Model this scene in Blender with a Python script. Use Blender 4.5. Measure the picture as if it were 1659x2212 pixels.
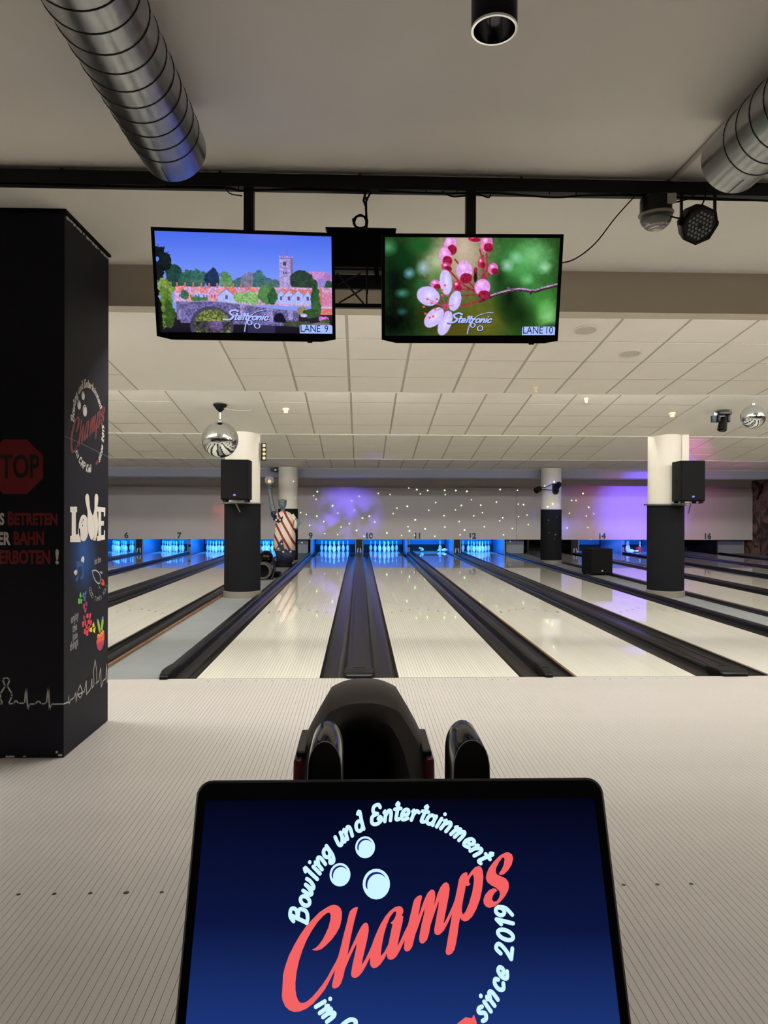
import bpy, bmesh, math, random
import numpy as np
from mathutils import Vector, Matrix, Euler
from mathutils.geometry import tessellate_polygon

scene = bpy.context.scene
for o in list(bpy.data.objects):
    bpy.data.objects.remove(o)
col = scene.collection
PI = math.pi
random.seed(7)

# ------------------------------------------------------------------ camera
yaw, pitch, roll, EYE = math.atan(53.5 / 1534), -3 / 1534, 0.0028, 1.44
fw = Vector((math.sin(yaw) * math.cos(pitch), math.cos(yaw) * math.cos(pitch), math.sin(pitch)))
r0 = Vector((math.cos(yaw), -math.sin(yaw), 0)); u0 = r0.cross(fw)
rt = r0 * math.cos(roll) + u0 * math.sin(roll); up = -r0 * math.sin(roll) + u0 * math.cos(roll)
cam_d = bpy.data.cameras.new('camera'); cam = bpy.data.objects.new('camera', cam_d); col.objects.link(cam)
cam_d.sensor_fit = 'HORIZONTAL'; cam_d.sensor_width = 36; cam_d.lens = 36 * 1534 / 1659
cam_d.clip_start = .02; cam_d.clip_end = 200
cam.matrix_world = Matrix(((rt.x, up.x, -fw.x, 0), (rt.y, up.y, -fw.y, 0), (rt.z, up.z, -fw.z, EYE), (0, 0, 0, 1)))
scene.camera = cam

# ------------------------------------------------------------------ world, lights, exposure
w = bpy.data.worlds.new('world'); scene.world = w; w.use_nodes = True
w.node_tree.nodes['Background'].inputs[0].default_value = (1, .93, .85, 1)
w.node_tree.nodes['Background'].inputs[1].default_value = 0.02
scene.view_settings.view_transform = 'Standard'; scene.view_settings.look = 'None'
scene.view_settings.exposure = 0; scene.view_settings.gamma = 1
scene.view_settings.use_curve_mapping = False

def aim(o, tgt):
    o.rotation_euler = (Vector(tgt) - o.location).to_track_quat('-Z', 'Y').to_euler()

def area(name, loc, tgt, sx, sy, watt, rgb=(1, .9, .75), spread=180):
    d = bpy.data.lights.new(name, 'AREA'); d.shape = 'RECTANGLE'; d.size = sx; d.size_y = sy
    d.energy = watt; d.color = rgb; d.spread = math.radians(spread)
    o = bpy.data.objects.new(name, d); col.objects.link(o); o.location = loc; aim(o, tgt)
    return o

def spot(name, loc, tgt, watt, rgb, deg, blend=1, r=.03):
    d = bpy.data.lights.new(name, 'SPOT'); d.energy = watt; d.color = rgb; d.spot_size = math.radians(deg)
    d.spot_blend = blend; d.shadow_soft_size = r
    o = bpy.data.objects.new(name, d); col.objects.link(o); o.location = loc; aim(o, tgt)
    return o

FOUL = 6.11
# sawtooth ceiling: (y start, z start, y end, z end)
SAW = [(5.26, 3.328, 8.60, 2.870), (8.60, 3.240, 11.85, 2.705), (11.85, 3.10, 15.10, 2.533), (15.10, 2.94, 19.65, 2.593)]
WARM = (1, .985, .95)
# battens hidden in the pockets of the sawtooth ceiling, throwing light down the lanes
POCKET_W = [98, 68, 36, 13]
for k, (ya, za, yb, zb) in enumerate(SAW):
    for x in (-7.2, -3.6, 0.0, 3.6, 7.2, 10.8):
        if k == 0: area('lane_batten', (x, 5.37, 3.0), (x, 5.75, 1.6), 2.4, .10, POCKET_W[k], WARM)
        elif k == 3: area('mask_batten', (x, ya + .09, za - .11), (x, 23.7, 1.1), 2.4, .10, POCKET_W[k], (.93, .96, 1), 100)
        else: area('lane_batten', (x, ya + .07, za - .09), (x, ya + 2.2, za - 1.75), 2.4, .10, POCKET_W[k], WARM)
# unseen fill lights added over the near approach to brighten its floor
for x in (-3.4, 0.2, 3.8):
    area('approach_fill', (x, .9, 3.13), (x, 1.5, 0), 1.6, .6, 14, (1, .96, .91), 110)
# stage effect lights that colour the masking wall
spot('blue_wash', (5.47, 10.62, 2.50), (9.45, 23.7, 1.40), 16000, (.10, .09, 1), 15, 1)
spot('magenta_wash', (5.47, 10.62, 2.50), (9.6, 23.7, 1.55), 1700, (.85, .10, .65), 26, 1)
spot('magenta_uplight', (9.3, 17.4, .25), (9.6, 18.6, 2.6), 34, (.9, .16, .7), 70, 1)

def gobo(light, kind, scale, thresh, seed):
    d = light.data; d.use_nodes = True; nt = d.node_tree; N = nt.nodes; L = nt.links
    em = [n for n in N if n.type == 'EMISSION'][0]
    tc = N.new('ShaderNodeTexCoord'); sp = N.new('ShaderNodeSeparateXYZ'); L.new(tc.outputs['Normal'], sp.inputs[0])
    dx = N.new('ShaderNodeMath'); dx.operation = 'DIVIDE'; L.new(sp.outputs[0], dx.inputs[0]); L.new(sp.outputs[2], dx.inputs[1])
    dy = N.new('ShaderNodeMath'); dy.operation = 'DIVIDE'; L.new(sp.outputs[1], dy.inputs[0]); L.new(sp.outputs[2], dy.inputs[1])
    cb = N.new('ShaderNodeCombineXYZ'); L.new(dx.outputs[0], cb.inputs[0]); L.new(dy.outputs[0], cb.inputs[1]); cb.inputs[2].default_value = seed
    if kind == 'dots':
        t = N.new('ShaderNodeTexVoronoi'); t.voronoi_dimensions = '2D'; t.inputs['Scale'].default_value = scale; L.new(cb.outputs[0], t.inputs['Vector'])
        c = N.new('ShaderNodeMath'); c.operation = 'LESS_THAN'; L.new(t.outputs['Distance'], c.inputs[0]); c.inputs[1].default_value = thresh
        ab = N.new('ShaderNodeMath'); ab.operation = 'ABSOLUTE'; L.new(dy.outputs[0], ab.inputs[0]); sl = N.new('ShaderNodeMath'); sl.operation = 'LESS_THAN'; L.new(ab.outputs[0], sl.inputs[0]); sl.inputs[1].default_value = .055
        mu = N.new('ShaderNodeMath'); mu.operation = 'MULTIPLY'; L.new(c.outputs[0], mu.inputs[0]); L.new(sl.outputs[0], mu.inputs[1]); L.new(mu.outputs[0], em.inputs['Strength'])
        rp = N.new('ShaderNodeValToRGB'); L.new(t.outputs['Color'], rp.inputs[0])
        e = rp.color_ramp.elements; e[0].position = .60; e[0].color = (.17, .21, .18, 1); e[1].position = .72; e[1].color = (.30, 1, .25, 1)
        L.new(rp.outputs[0], em.inputs['Color'])
    else:
        t = N.new('ShaderNodeTexNoise'); t.inputs['Scale'].default_value = scale; t.inputs['Detail'].default_value = 3; L.new(cb.outputs[0], t.inputs['Vector'])
        c = N.new('ShaderNodeMapRange'); L.new(t.outputs['Fac'], c.inputs[0]); c.inputs[1].default_value = thresh; c.inputs[2].default_value = thresh + .25
        L.new(c.outputs[0], em.inputs['Strength'])

g = spot('star_projector', (1.54, 3.62, 2.80), (2.6, 23.7, 1.12), 110000, (1, 1, 1), 32, .3, 0); gobo(g, 'dots', 44, .054, 0)
g = spot('nebula_projector', (1.54, 3.60, 2.85), (-.45, 23.7, 1.25), 22000, (.16, .09, 1), 8, 1, .0); gobo(g, 'noise', 38, .38, 3.3)
g = spot('nebula_projector', (1.54, 3.60, 2.85), (6.7, 23.7, 1.30), 14000, (.10, .10, 1), 6, 1, .0); gobo(g, 'noise', 26, .38, 5.2)
g = spot('ember_projector', (1.54, 3.60, 2.85), (-4.15, 23.7, 1.2), 6000, (1, .16, .08), 6, 1, .0); gobo(g, 'noise', 30, .42, 9.1)
# black-light tubes above the pin decks
BLUE = (.0, .27, 1)
LANES = {5: -8.15, 6: -6.43, 7: -4.87, 8: -3.15, 9: -.863, 10: .87, 11: 2.425, 12: 4.155, 13: 6.45, 14: 8.17, 15: 9.72, 16: 11.45}
PIT_W = {13: 0, 14: 26, 15: 30, 16: 3}
for n, x in LANES.items():
    if PIT_W.get(n, 52):
        area('pin_deck_tube', (x, 23.90, .98), (x, 24.9, .15), 1.0, .16, PIT_W.get(n, 52), BLUE)

# ------------------------------------------------------------------ helpers
def lin(c):
    return tuple(((v / 255) / 12.92 if v <= 10 else ((v / 255 + .055) / 1.055) ** 2.4) for v in c)

MATS = {}
def mat(name, rgb, rough=.5, metal=0, var=0, vscale=6, bump=0, bscale=40, emit=0, spec=.5, coat=0):
    """principled material with noise variation and fine relief; rgb is 0-255"""
    if name in MATS: return MATS[name]
    m = bpy.data.materials.new(name); m.use_nodes = True; nt = m.node_tree; b = nt.nodes['Principled BSDF']
    c = lin(rgb) + (1,)
    b.inputs['Base Color'].default_value = c; b.inputs['Roughness'].default_value = rough; b.inputs['Metallic'].default_value = metal
    b.inputs['Specular IOR Level'].default_value = spec; b.inputs['Coat Weight'].default_value = coat
    if emit:
        b.inputs['Emission Color'].default_value = c; b.inputs['Emission Strength'].default_value = emit
        b.inputs['Base Color'].default_value = (0, 0, 0, 1); b.inputs['Specular IOR Level'].default_value = .1
    if var or bump:
        tc = nt.nodes.new('ShaderNodeTexCoord')
        if var:
            n = nt.nodes.new('ShaderNodeTexNoise'); n.inputs['Scale'].default_value = vscale; n.inputs['Detail'].default_value = 4
            nt.links.new(tc.outputs['Object'], n.inputs['Vector'])
            r = nt.nodes.new('ShaderNodeMapRange'); r.inputs[1].default_value = .3; r.inputs[2].default_value = .7
            r.inputs[3].default_value = 1 - var; r.inputs[4].default_value = 1 + var; nt.links.new(n.outputs['Fac'], r.inputs[0])
            x = nt.nodes.new('ShaderNodeVectorMath'); x.operation = 'SCALE'; x.inputs[0].default_value = c[:3]
            nt.links.new(r.outputs[0], x.inputs['Scale']); nt.links.new(x.outputs[0], b.inputs['Base Color'])
        if bump:
            n = nt.nodes.new('ShaderNodeTexNoise'); n.inputs['Scale'].default_value = bscale; n.inputs['Detail'].default_value = 3
            nt.links.new(tc.outputs['Object'], n.inputs['Vector'])
            bp = nt.nodes.new('ShaderNodeBump'); bp.inputs['Strength'].default_value = bump; bp.inputs['Distance'].default_value = .01
            nt.links.new(n.outputs['Fac'], bp.inputs['Height']); nt.links.new(bp.outputs[0], b.inputs['Normal'])
    MATS[name] = m
    return m

class MB:
    """collects shapes into one mesh"""
    def __init__(s): s.v = []; s.f = []
    def add(s, vs, fs, M=None):
        o = len(s.v)
        s.v += [tuple(M @ Vector(p)) if M is not None else tuple(p) for p in vs]
        s.f += [tuple(i + o for i in f) for f in fs]
        return s
    def box(s, x0, x1, y0, y1, z0, z1, M=None):
        v = [(x, y, z) for z in (z0, z1) for y in (y0, y1) for x in (x0, x1)]
        return s.add(v, [(0, 2, 3, 1), (4, 5, 7, 6), (0, 1, 5, 4), (2, 6, 7, 3), (0, 4, 6, 2), (1, 3, 7, 5)], M)
    def quad(s, a, b, c, d): return s.add([a, b, c, d], [(0, 1, 2, 3)])
    def ring(s, loops, closed=True, cap0=True, cap1=True, M=None):
        n = len(loops[0]); v = [p for l in loops for p in l]; f = []
        for i in range(len(loops) - 1):
            for j in range(n if closed else n - 1):
                a = i * n + j; b = i * n + (j + 1) % n
                f.append((a, b, b + n, a + n))
        if cap0: f.append(tuple(range(n - 1, -1, -1)))
        if cap1: f.append(tuple(range((len(loops) - 1) * n, len(loops) * n)))
        return s.add(v, f, M)
    def lathe(s, prof, n=24, c=(0, 0, 0), M=None, cap0=True, cap1=True):
        L = [[(c[0] + r * math.cos(2 * PI * j / n), c[1] + r * math.sin(2 * PI * j / n), c[2] + z) for j in range(n)] for r, z in prof]
        return s.ring(L, True, cap0, cap1, M)
    def tube(s, pts, r, n=8, r1=None, caps=True):
        pts = [Vector(p) for p in pts]; L = []
        ref = Vector((0, 0, 1))
        if abs((pts[-1] - pts[0]).normalized().z) > .9: ref = Vector((1, 0, 0))
        for i, p in enumerate(pts):
            t = (pts[min(i + 1, len(pts) - 1)] - pts[max(i - 1, 0)])
            t = t.normalized() if t.length > 1e-9 else Vector((0, 1, 0))
            a = t.cross(ref)
            if a.length < 1e-4: a = t.cross(Vector((0, 1, 0)))
            a.normalize(); b = t.cross(a)
            rr = r if r1 is None else r + (r1 - r) * i / (len(pts) - 1)
            if isinstance(r, (list, tuple)): rr = r[i]
            L.append([tuple(p + (a * math.cos(2 * PI * j / n) + b * math.sin(2 * PI * j / n)) * rr) for j in range(n)])
        return s.ring(L, True, caps, caps)
    def sphere(s, c, r, n=20, m=12, sc=(1, 1, 1), M=None):
        L = [[(c[0] + r * sc[0] * math.sin(PI * i / m) * math.cos(2 * PI * j / n), c[1] + r * sc[1] * math.sin(PI * i / m) * math.sin(2 * PI * j / n),
               c[2] - r * sc[2] * math.cos(PI * i / m)) for j in range(n)] for i in range(1, m)]
        return s.ring(L, True, True, True, M)
    def extr(s, outline, y0, y1, M=None):
        """outline in x,z extruded along y"""
        return s.ring([[(x, y0, z) for x, z in outline], [(x, y1, z) for x, z in outline]], True, True, True, M)
    def poly(s, loops, fn):
        """flat polygon (with holes) mapped by fn(x, y) -> 3d point"""
        L = [[Vector((x, y, 0)) for x, y in l] for l in loops]; flat = [p for l in L for p in l]
        tris = tessellate_polygon(L); fs = []
        for t in tris:
            a, b, c = (flat[i] for i in t)
            fs.append(tuple(t) if (b - a).cross(c - a).z > 0 else (t[0], t[2], t[1]))
        return s.add([fn(p.x, p.y) for p in flat], fs)
    def build(s, name, m, parent=None, smooth=False, bevel=0, kind=None, fix=True):
        me = bpy.data.meshes.new(name); me.from_pydata(s.v, [], s.f); me.update()
        if fix:
            bm = bmesh.new(); bm.from_mesh(me); bmesh.ops.recalc_face_normals(bm, faces=bm.faces); bm.to_mesh(me); bm.free()
        o = bpy.data.objects.new(name, me); col.objects.link(o)
        if m: me.materials.append(m)
        if parent: o.parent = parent
        if smooth:
            me.polygons.foreach_set('use_smooth', [True] * len(me.polygons))
            if smooth != 'all':
                try: me.set_sharp_from_angle(angle=math.radians(42))
                except Exception: pass
        if bevel:
            b = o.modifiers.new('bevel', 'BEVEL'); b.width = bevel; b.segments = 3; b.limit_method = 'ANGLE'; b.angle_limit = math.radians(40)
        if kind: o['kind'] = kind
        return o

def tag(o, label=None, cat=None, group=None, kind=None):
    if label: o['label'] = label
    if cat: o['category'] = cat
    if group: o['group'] = group
    if kind: o['kind'] = kind
    return o

def thing(name, label, cat, loc=(0, 0, 0), rot=(0, 0, 0), group=None):
    o = bpy.data.objects.new(name, None); col.objects.link(o); o.empty_display_size = .1
    o.location = loc; o.rotation_euler = rot
    return tag(o, label, cat, group)

def copy_tree(o, parent=None):
    c = o.copy(); col.objects.link(c); c.parent = parent
    for ch in list(o.children): copy_tree(ch, c)
    return c

def text_poly(body, size, offset=0, align='CENTER', sx=1, shear=0):
    """mesh of a line of plain sans lettering lying in xy"""
    cu = bpy.data.curves.new('t', 'FONT'); cu.body = body; cu.size = size; cu.align_x = align; cu.offset = offset; cu.shear = shear
    cu.resolution_u = 3
    o = bpy.data.objects.new('t', cu); col.objects.link(o)
    dg = bpy.context.evaluated_depsgraph_get(); me = bpy.data.meshes.new_from_object(o.evaluated_get(dg))
    v = [(p.co.x * sx, p.co.y, 0) for p in me.vertices]; f = [tuple(q.vertices) for q in me.polygons]
    bpy.data.objects.remove(o); bpy.data.curves.remove(cu); bpy.data.meshes.remove(me)
    return v, f

def put_text(name, body, size, m, parent, fn, **k):
    v, f = text_poly(body, size, **k)
    b = MB(); b.add([fn(x, y) for x, y, _ in v], f)
    return b.build(name, m, parent, fix=False)

def catmull(p, n=5, closed=False):
    p = [Vector(q).to_2d() if len(q) == 2 else Vector(q) for q in p]
    if len(p) == 2: return p
    out = []; N = len(p); rng = range(N if closed else N - 1)
    for i in rng:
        a = p[(i - 1) % N] if closed or i else p[0]; b = p[i]; c = p[(i + 1) % N]
        d = p[(i + 2) % N] if closed or i + 2 < N else p[-1]
        for t in range(n):
            t = t / n
            out.append(.5 * ((2 * b) + (c - a) * t + (2 * a - 5 * b + 4 * c - d) * t * t + (3 * b - a - 3 * c + d) * t ** 3))
    out.append(p[0] if closed else p[-1])
    return out

def stroke(mb, pts, wd, fn, closed=False, n=4, raw=False):
    """ribbon with round ends along a 2d path, mapped by fn"""
    q = [Vector(p) for p in pts] if raw else catmull(pts, n, closed)
    Lf = []; Rt = []
    for i, p in enumerate(q):
        t = (q[min(i + 1, len(q) - 1)] - q[max(i - 1, 0)])
        if closed and i in (0, len(q) - 1): t = q[1] - q[-2]
        t = t.normalized() if t.length > 1e-9 else Vector((1, 0)); nn = Vector((-t.y, t.x)) * wd / 2
        Lf.append(p + nn); Rt.append(p - nn)
    mb.add([fn(a.x, a.y) for a in Lf + Rt], [(i, i + len(q), i + 1 + len(q), i + 1) for i in range(len(q) - 1)])
    if not closed:
        for c in (q[0], q[-1]):
            mb.add([fn(c.x + wd / 2 * math.cos(k * PI / 4), c.y + wd / 2 * math.sin(k * PI / 4)) for k in range(8)], [tuple(range(8))])

def ell(cx, cy, rx, ry, n=12): return [(cx + rx * math.cos(2 * PI * k / n), cy + ry * math.sin(2 * PI * k / n)) for k in range(n)]

# brush-script alphabet as strokes: (advance, [(closed, points)])
GL = {
 'B': (.66, [(0, [(.14, .02), (.24, .86)]), (0, [(.02, .70), (.2, .9), (.52, .88), (.55, .64), (.26, .5)]), (0, [(.26, .5), (.62, .46), (.62, .12), (.36, 0), (.12, .03)])]),
 'o': (.54, [(1, ell(.27, .27, .19, .25))]),
 'w': (.72, [(0, [(.06, .5), (.08, .12), (.2, .03), (.33, .3), (.36, .48)]), (0, [(.36, .48), (.36, .1), (.5, .05), (.62, .3), (.62, .52)])]),
 'l': (.28, [(0, [(.05, .74), (.18, .86), (.16, .4), (.15, .02)])]),
 'i': (.26, [(0, [(.13, .5), (.12, .02)]), (0, [(.16, .76), (.165, .77)])]),
 'n': (.54, [(0, [(.04, .44), (.12, .5), (.1, .02)]), (0, [(.11, .28), (.3, .52), (.42, .4), (.4, .02)])]),
 'g': (.54, [(1, ell(.24, .3, .17, .2)), (0, [(.43, .54), (.42, .0), (.28, -.24), (.1, -.16), (.2, -.04)])]),
 'u': (.54, [(0, [(.06, .52), (.07, .12), (.2, .02), (.38, .25), (.41, .52)]), (0, [(.41, .52), (.42, .02)])]),
 'd': (.56, [(1, ell(.24, .25, .18, .23)), (0, [(.3, .82), (.43, .9), (.42, .4), (.44, .02)])]),
 'E': (.64, [(0, [(.54, .74), (.46, .9), (.2, .86), (.16, .6), (.38, .48)]), (0, [(.38, .48), (.08, .4), (.06, .1), (.3, 0), (.56, .12), (.52, .3), (.4, .22)])]),
 't': (.38, [(0, [(.1, .76), (.19, .84), (.16, .3), (.17, .04), (.32, .06)]), (0, [(.02, .54), (.34, .57)])]),
 'e': (.5, [(0, [(.1, .24), (.38, .3), (.36, .5), (.18, .5), (.07, .26), (.16, .02), (.42, .1)])]),
 'r': (.42, [(0, [(.04, .44), (.12, .5), (.1, .02)]), (0, [(.11, .28), (.24, .5), (.38, .44)])]),
 'a': (.54, [(1, ell(.24, .25, .18, .23)), (0, [(.43, .5), (.42, .2), (.46, .02)])]),
 'm': (.74, [(0, [(.04, .44), (.12, .5), (.1, .02)]), (0, [(.11, .28), (.26, .52), (.34, .4), (.33, .02)]), (0, [(.34, .28), (.5, .52), (.6, .4), (.6, .02)])]),
 's': (.44, [(0, [(.38, .46), (.2, .52), (.12, .4), (.34, .18), (.24, .0), (.05, .06)])]),
 'c': (.48, [(0, [(.38, .38), (.3, .52), (.12, .44), (.08, .18), (.22, .0), (.42, .1)])]),
 'C': (.66, [(0, [(.54, .68), (.46, .88), (.2, .78), (.08, .35), (.22, .02), (.54, .14)])]),
 'A': (.66, [(0, [(.04, .0), (.32, .86), (.52, 0)]), (0, [(.12, .3), (.5, .32)])]),
 'P': (.6, [(0, [(.12, .0), (.16, .84)]), (0, [(.04, .72), (.3, .9), (.54, .74), (.46, .46), (.16, .4)])]),
 'K': (.62, [(0, [(.12, .86), (.1, 0)]), (0, [(.52, .86), (.14, .42), (.54, 0)])]),
 'S': (.8, [(0, [(.86, .84), (.6, .96), (.28, .84), (.36, .58), (.66, .34), (.5, .02), (.0, .02)])]),
 '2': (.56, [(0, [(.08, .58), (.2, .84), (.44, .74), (.34, .4), (.06, .04)]), (0, [(.06, .04), (.52, .05)])]),
 '0': (.58, [(1, ell(.28, .42, .2, .38))]),
 '1': (.4, [(0, [(.08, .62), (.26, .84)]), (0, [(.26, .84), (.22, .02)])]),
 '9': (.56, [(1, ell(.25, .6, .17, .21)), (0, [(.44, .66), (.42, .3), (.14, .02)])]),
}
def glyph(mb, ch, fn, wd=.19, slant=.2):
    adv, st = GL[ch]
    for cl, pts in st:
        stroke(mb, [(x + y * slant, y) for x, y in pts], wd, fn, bool(cl))
    return adv
CH = {
    'C': '-93.8,-21.3 -90.5,-20.2 -87.4,-17.8 -83.4,-12.9 -80.3,-7.6 -77.6,-1.9 -75.8,4.6 -75.4,8.9 -76.2,11.1 -77.5,11.8 -79.6,11.1 -83.2,8.6 -88.8,3.2 -94.4,-4.3 -99.8,-13.2 -103.5,-21.6 -106.8,-31.3 -108.8,-40.9 -109.6,-49.8 -109.3,-55.9 -108.1,-61.2 -106.1,-65.2 -103.7,-67.2 -100.9,-67.2 -97,-65.8 -92.3,-62.2 -86.9,-56.9 -82.3,-51.8 -77.6,-45.7 -73,-38.2 -69.1,-32.1 -67,-27.9 -63.4,-32.1 -70.5,-40.3 -75.1,-48.5 -79.7,-55.9 -85.1,-61.9 -91.3,-67.9 -97.5,-71.9 -103.8,-74.2 -109.3,-74.8 -114.9,-73.2 -119,-69.9 -121.7,-65.2 -122.7,-61.2 -122.5,-52.5 -122.4,-43 -120.7,-36.1 -117.2,-26.4 -111.9,-16.7 -106.5,-8.2 -101.1,-1.1 -94.7,5.3 -87.5,11.8 -80.9,15.8 -76,18.1 -71.9,18.8 -68.1,17.9 -65.1,15.4 -63.7,11.7 -63.9,6 -65.6,-1.2 -69.6,-7.6 -74.4,-13.2 -80,-18.1 -84,-20.9 -88,-22.2 -91.3,-22.2 -93.3,-21.7',
    'h': '-47.1,16.4 -49,16.6 -51.9,15.7 -55.1,13.2 -56.5,10.3 -58.3,3.1 -61.4,-7.6 -64.5,-19.6 -67,-27.9 -68.7,-32.1 -69.7,-38.9 -70.8,-44.4 -72.3,-50.5 -72.5,-53.2 -71.4,-54.9 -69.4,-55.1 -66.2,-53.9 -63.5,-50.8 -61.6,-45.8 -59.7,-38.3 -55.4,-29.3 -51.4,-21.7 -48.2,-16.4 -48.6,-20.3 -50.1,-26.6 -52.1,-34.2 -53.2,-40.3 -53.6,-43.1 -52.7,-45.1 -50.7,-46.1 -48.3,-46 -45.5,-44.4 -42.3,-41.4 -38.4,-35.6 -34.7,-29 -31.1,-22.4 -31.1,-14.7 -35.2,-23.1 -39.2,-30 -42.4,-34.5 -42.8,-33.8 -41.2,-27.3 -38.8,-18.2 -36.8,-10.5 -35.8,-4.8 -36,-0.6 -37.3,2 -38.9,2.5 -41,1.7 -43.4,-0.9 -46.7,-6.2 -51.5,-15.4 -55.1,-22.4 -57.4,-26.5 -56.3,-20.3 -54,-9.7 -51.7,0.2 -48.9,10.3 -47.5,14.6',
    'a': '-34.3,-34.2 -34.3,-30.1 -33.9,-25.2 -32.3,-17.5 -31.1,-14 -28.2,-7.7 -23.7,0.8 -18.7,8 -13.8,13 -8.8,16.3 -4.2,17.4 -1.3,16.6 0.2,14.1 0.1,11.6 -1.4,9 0.1,7.9 -0.7,2.9 -3.3,-6.3 -5.9,-16.2 -6.3,-18.6 -3.4,-14.1 0.8,-6.3 5,0.8 5.7,-4.2 1.5,-12.7 -3.5,-21.8 -7.6,-27.7 -10.9,-30.1 -13.7,-30.6 -16.2,-29.7 -17.2,-27.3 -16.9,-24.5 -19.8,-29.7 -23.8,-34.5 -27.5,-37.1 -30.7,-37.8 -33.1,-36.6',
    'ah': '-23.3,-27.3 -19.8,-23.8 -15.6,-16.9 -14,-10.5 -12.3,-3.5 -11.2,0.8 -13.4,1.9 -9.7,5.1 -7.6,9.1 -7.2,11.6 -8.1,12.7 -10.5,11.2 -13.8,7.3 -17.2,0.1 -20.1,-8.4 -22.2,-17.6 -23.4,-25.2',
    'm': '19.8,26.8 18.2,27.3 15.3,26.4 12.3,23.9 10.8,21 9.2,15.1 7,7.9 4.9,0.8 2.7,-3.5 -1.1,-9.9 -6.1,-19 -4.6,-22.5 1.7,-10.2 0.8,-16.2 0.3,-20.4 1.1,-22.5 3.1,-23.4 6,-22.5 8.9,-19 10.6,-13.4 12.4,-7.8 15.4,-1.4 18.9,7.2 22.4,15.1 21.9,10.8 19.6,3.6 17.3,-5 16,-11.3 16.3,-14.8 18.3,-16.4 20.7,-16.1 24,-13.1 26.2,-7.8 28.1,0 31.3,7.9 34.8,15.8 37.5,22 36.9,17.2 35,10 33.1,2.1 31.7,-4.3 32,-7.5 34.4,-9 37.2,-8.5 41.4,-5 45.8,1.4 51.1,10.7 55,24.5 51.4,17.2 46.9,9.2 42.5,2.1 41.7,2.1 43.2,7.8 45.6,17.2 48.1,26.7 49.2,33.3 48.5,37.4 46.1,39.3 43.2,38.5 39.7,34.8 36.5,28.9 34.3,23.1 32.4,18 32.9,20.9 33.9,26 33.7,30.4 32.1,32.3 29.6,32.4 26.2,29.7 23.1,24.6 20,18 17.4,11.5 15.6,7.5 16.6,12.2 18.4,20.2 20,25.3',
    'p': '68.7,48.1 67.1,48.7 63.6,47.4 60.6,44.4 59.2,41.4 57.1,33.3 54.6,24.5 52.7,18.6 50.7,10 49.1,2.8 47.1,-5 44.7,-14.9 42.7,-23.3 43.2,-25.7 45.4,-26.6 48.7,-25.4 51.7,-21.9 53.6,-16.3 55.6,-7.9 57.2,0.6 58.9,6.7 60.3,4.5 63.5,3.2 67.2,4.2 71.5,7.7 76,14.2 80.2,22.9 83.3,33.2 85.2,43.6 84.8,50.3 83.3,53.7 80.8,54.6 77,53.4 72.1,48.9 68.5,44.4',
    'ph': '74.1,46.4 71.9,44.4 70,41.4 69.9,38.8 71.2,37.3 68.9,35.8 66.2,35.8 64.9,30.3 62.8,23 61.3,16.4 61,12.1 61.8,9.9 63,10.1 65.2,12.8 68.9,20 72.8,30.3 75,39.9 75.1,44.7',
    's': '102.2,47.6 101.7,46.9 103.7,45.7 107.1,46.5 111.6,50.2 115.8,55.5 117.9,61.5 117,65.3 113.7,67.3 110.4,67.3 104.2,64.6 97.1,58.6 91.6,52.5 88.8,47.3 87.7,42.8 89.1,39.1 93.1,36.1 97.9,33.9 101,30.9 101.6,28 100.1,24.3 97.4,21.4 94.5,21 93,22.9 93.6,25.8 95.9,29.1 99,31.3 97.4,33.1 94.5,33.4 90.3,31.7 85.8,27.3 83.9,22.9 84.1,19.3 86.4,16.4 90,15.5 95.1,16.7 101.1,20.7 106.4,25.8 110.1,30.9 111.2,34.6 111.2,39 108.5,42.7 103.7,44.6 99.6,46.5 98.5,48.8 99.2,52.5 102.5,57.8 105.7,61.6 107.9,62.7 108.8,60.8 107.4,55.5 105,51 102.2,48',
}
def pts(s): return [tuple(map(float, q.split(','))) for q in s.split()]
RING_TOP = [('B', 175.5), ('o', 167.4), ('w', 160.1), ('l', 154.0), ('i', 150.4), ('n', 146.0), ('g', 139.6), ('u', 129.1), ('n', 123.2), ('d', 115.5), ('E', 104.8),
            ('n', 97.8), ('t', 92.4), ('e', 87.6), ('r', 81.9), ('t', 76.7), ('a', 71.8), ('i', 66.9), ('n', 62.3), ('m', 54.2), ('e', 46.5), ('n', 40.6), ('t', 35.0)]
RING_BOT = [('i', -140.5), ('m', -134.5), ('C', -123), ('A', -115), ('P', -108), ('K', -96), ('i', -90.5), ('e', -86.5), ('l', -82.5), ('s', -44.5), ('i', -40.2), ('n', -35.4), ('c', -28.4),
            ('e', -22.6), ('2', -12.5), ('0', -4.8), ('1', 1.2), ('9', 6.8)]
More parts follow.
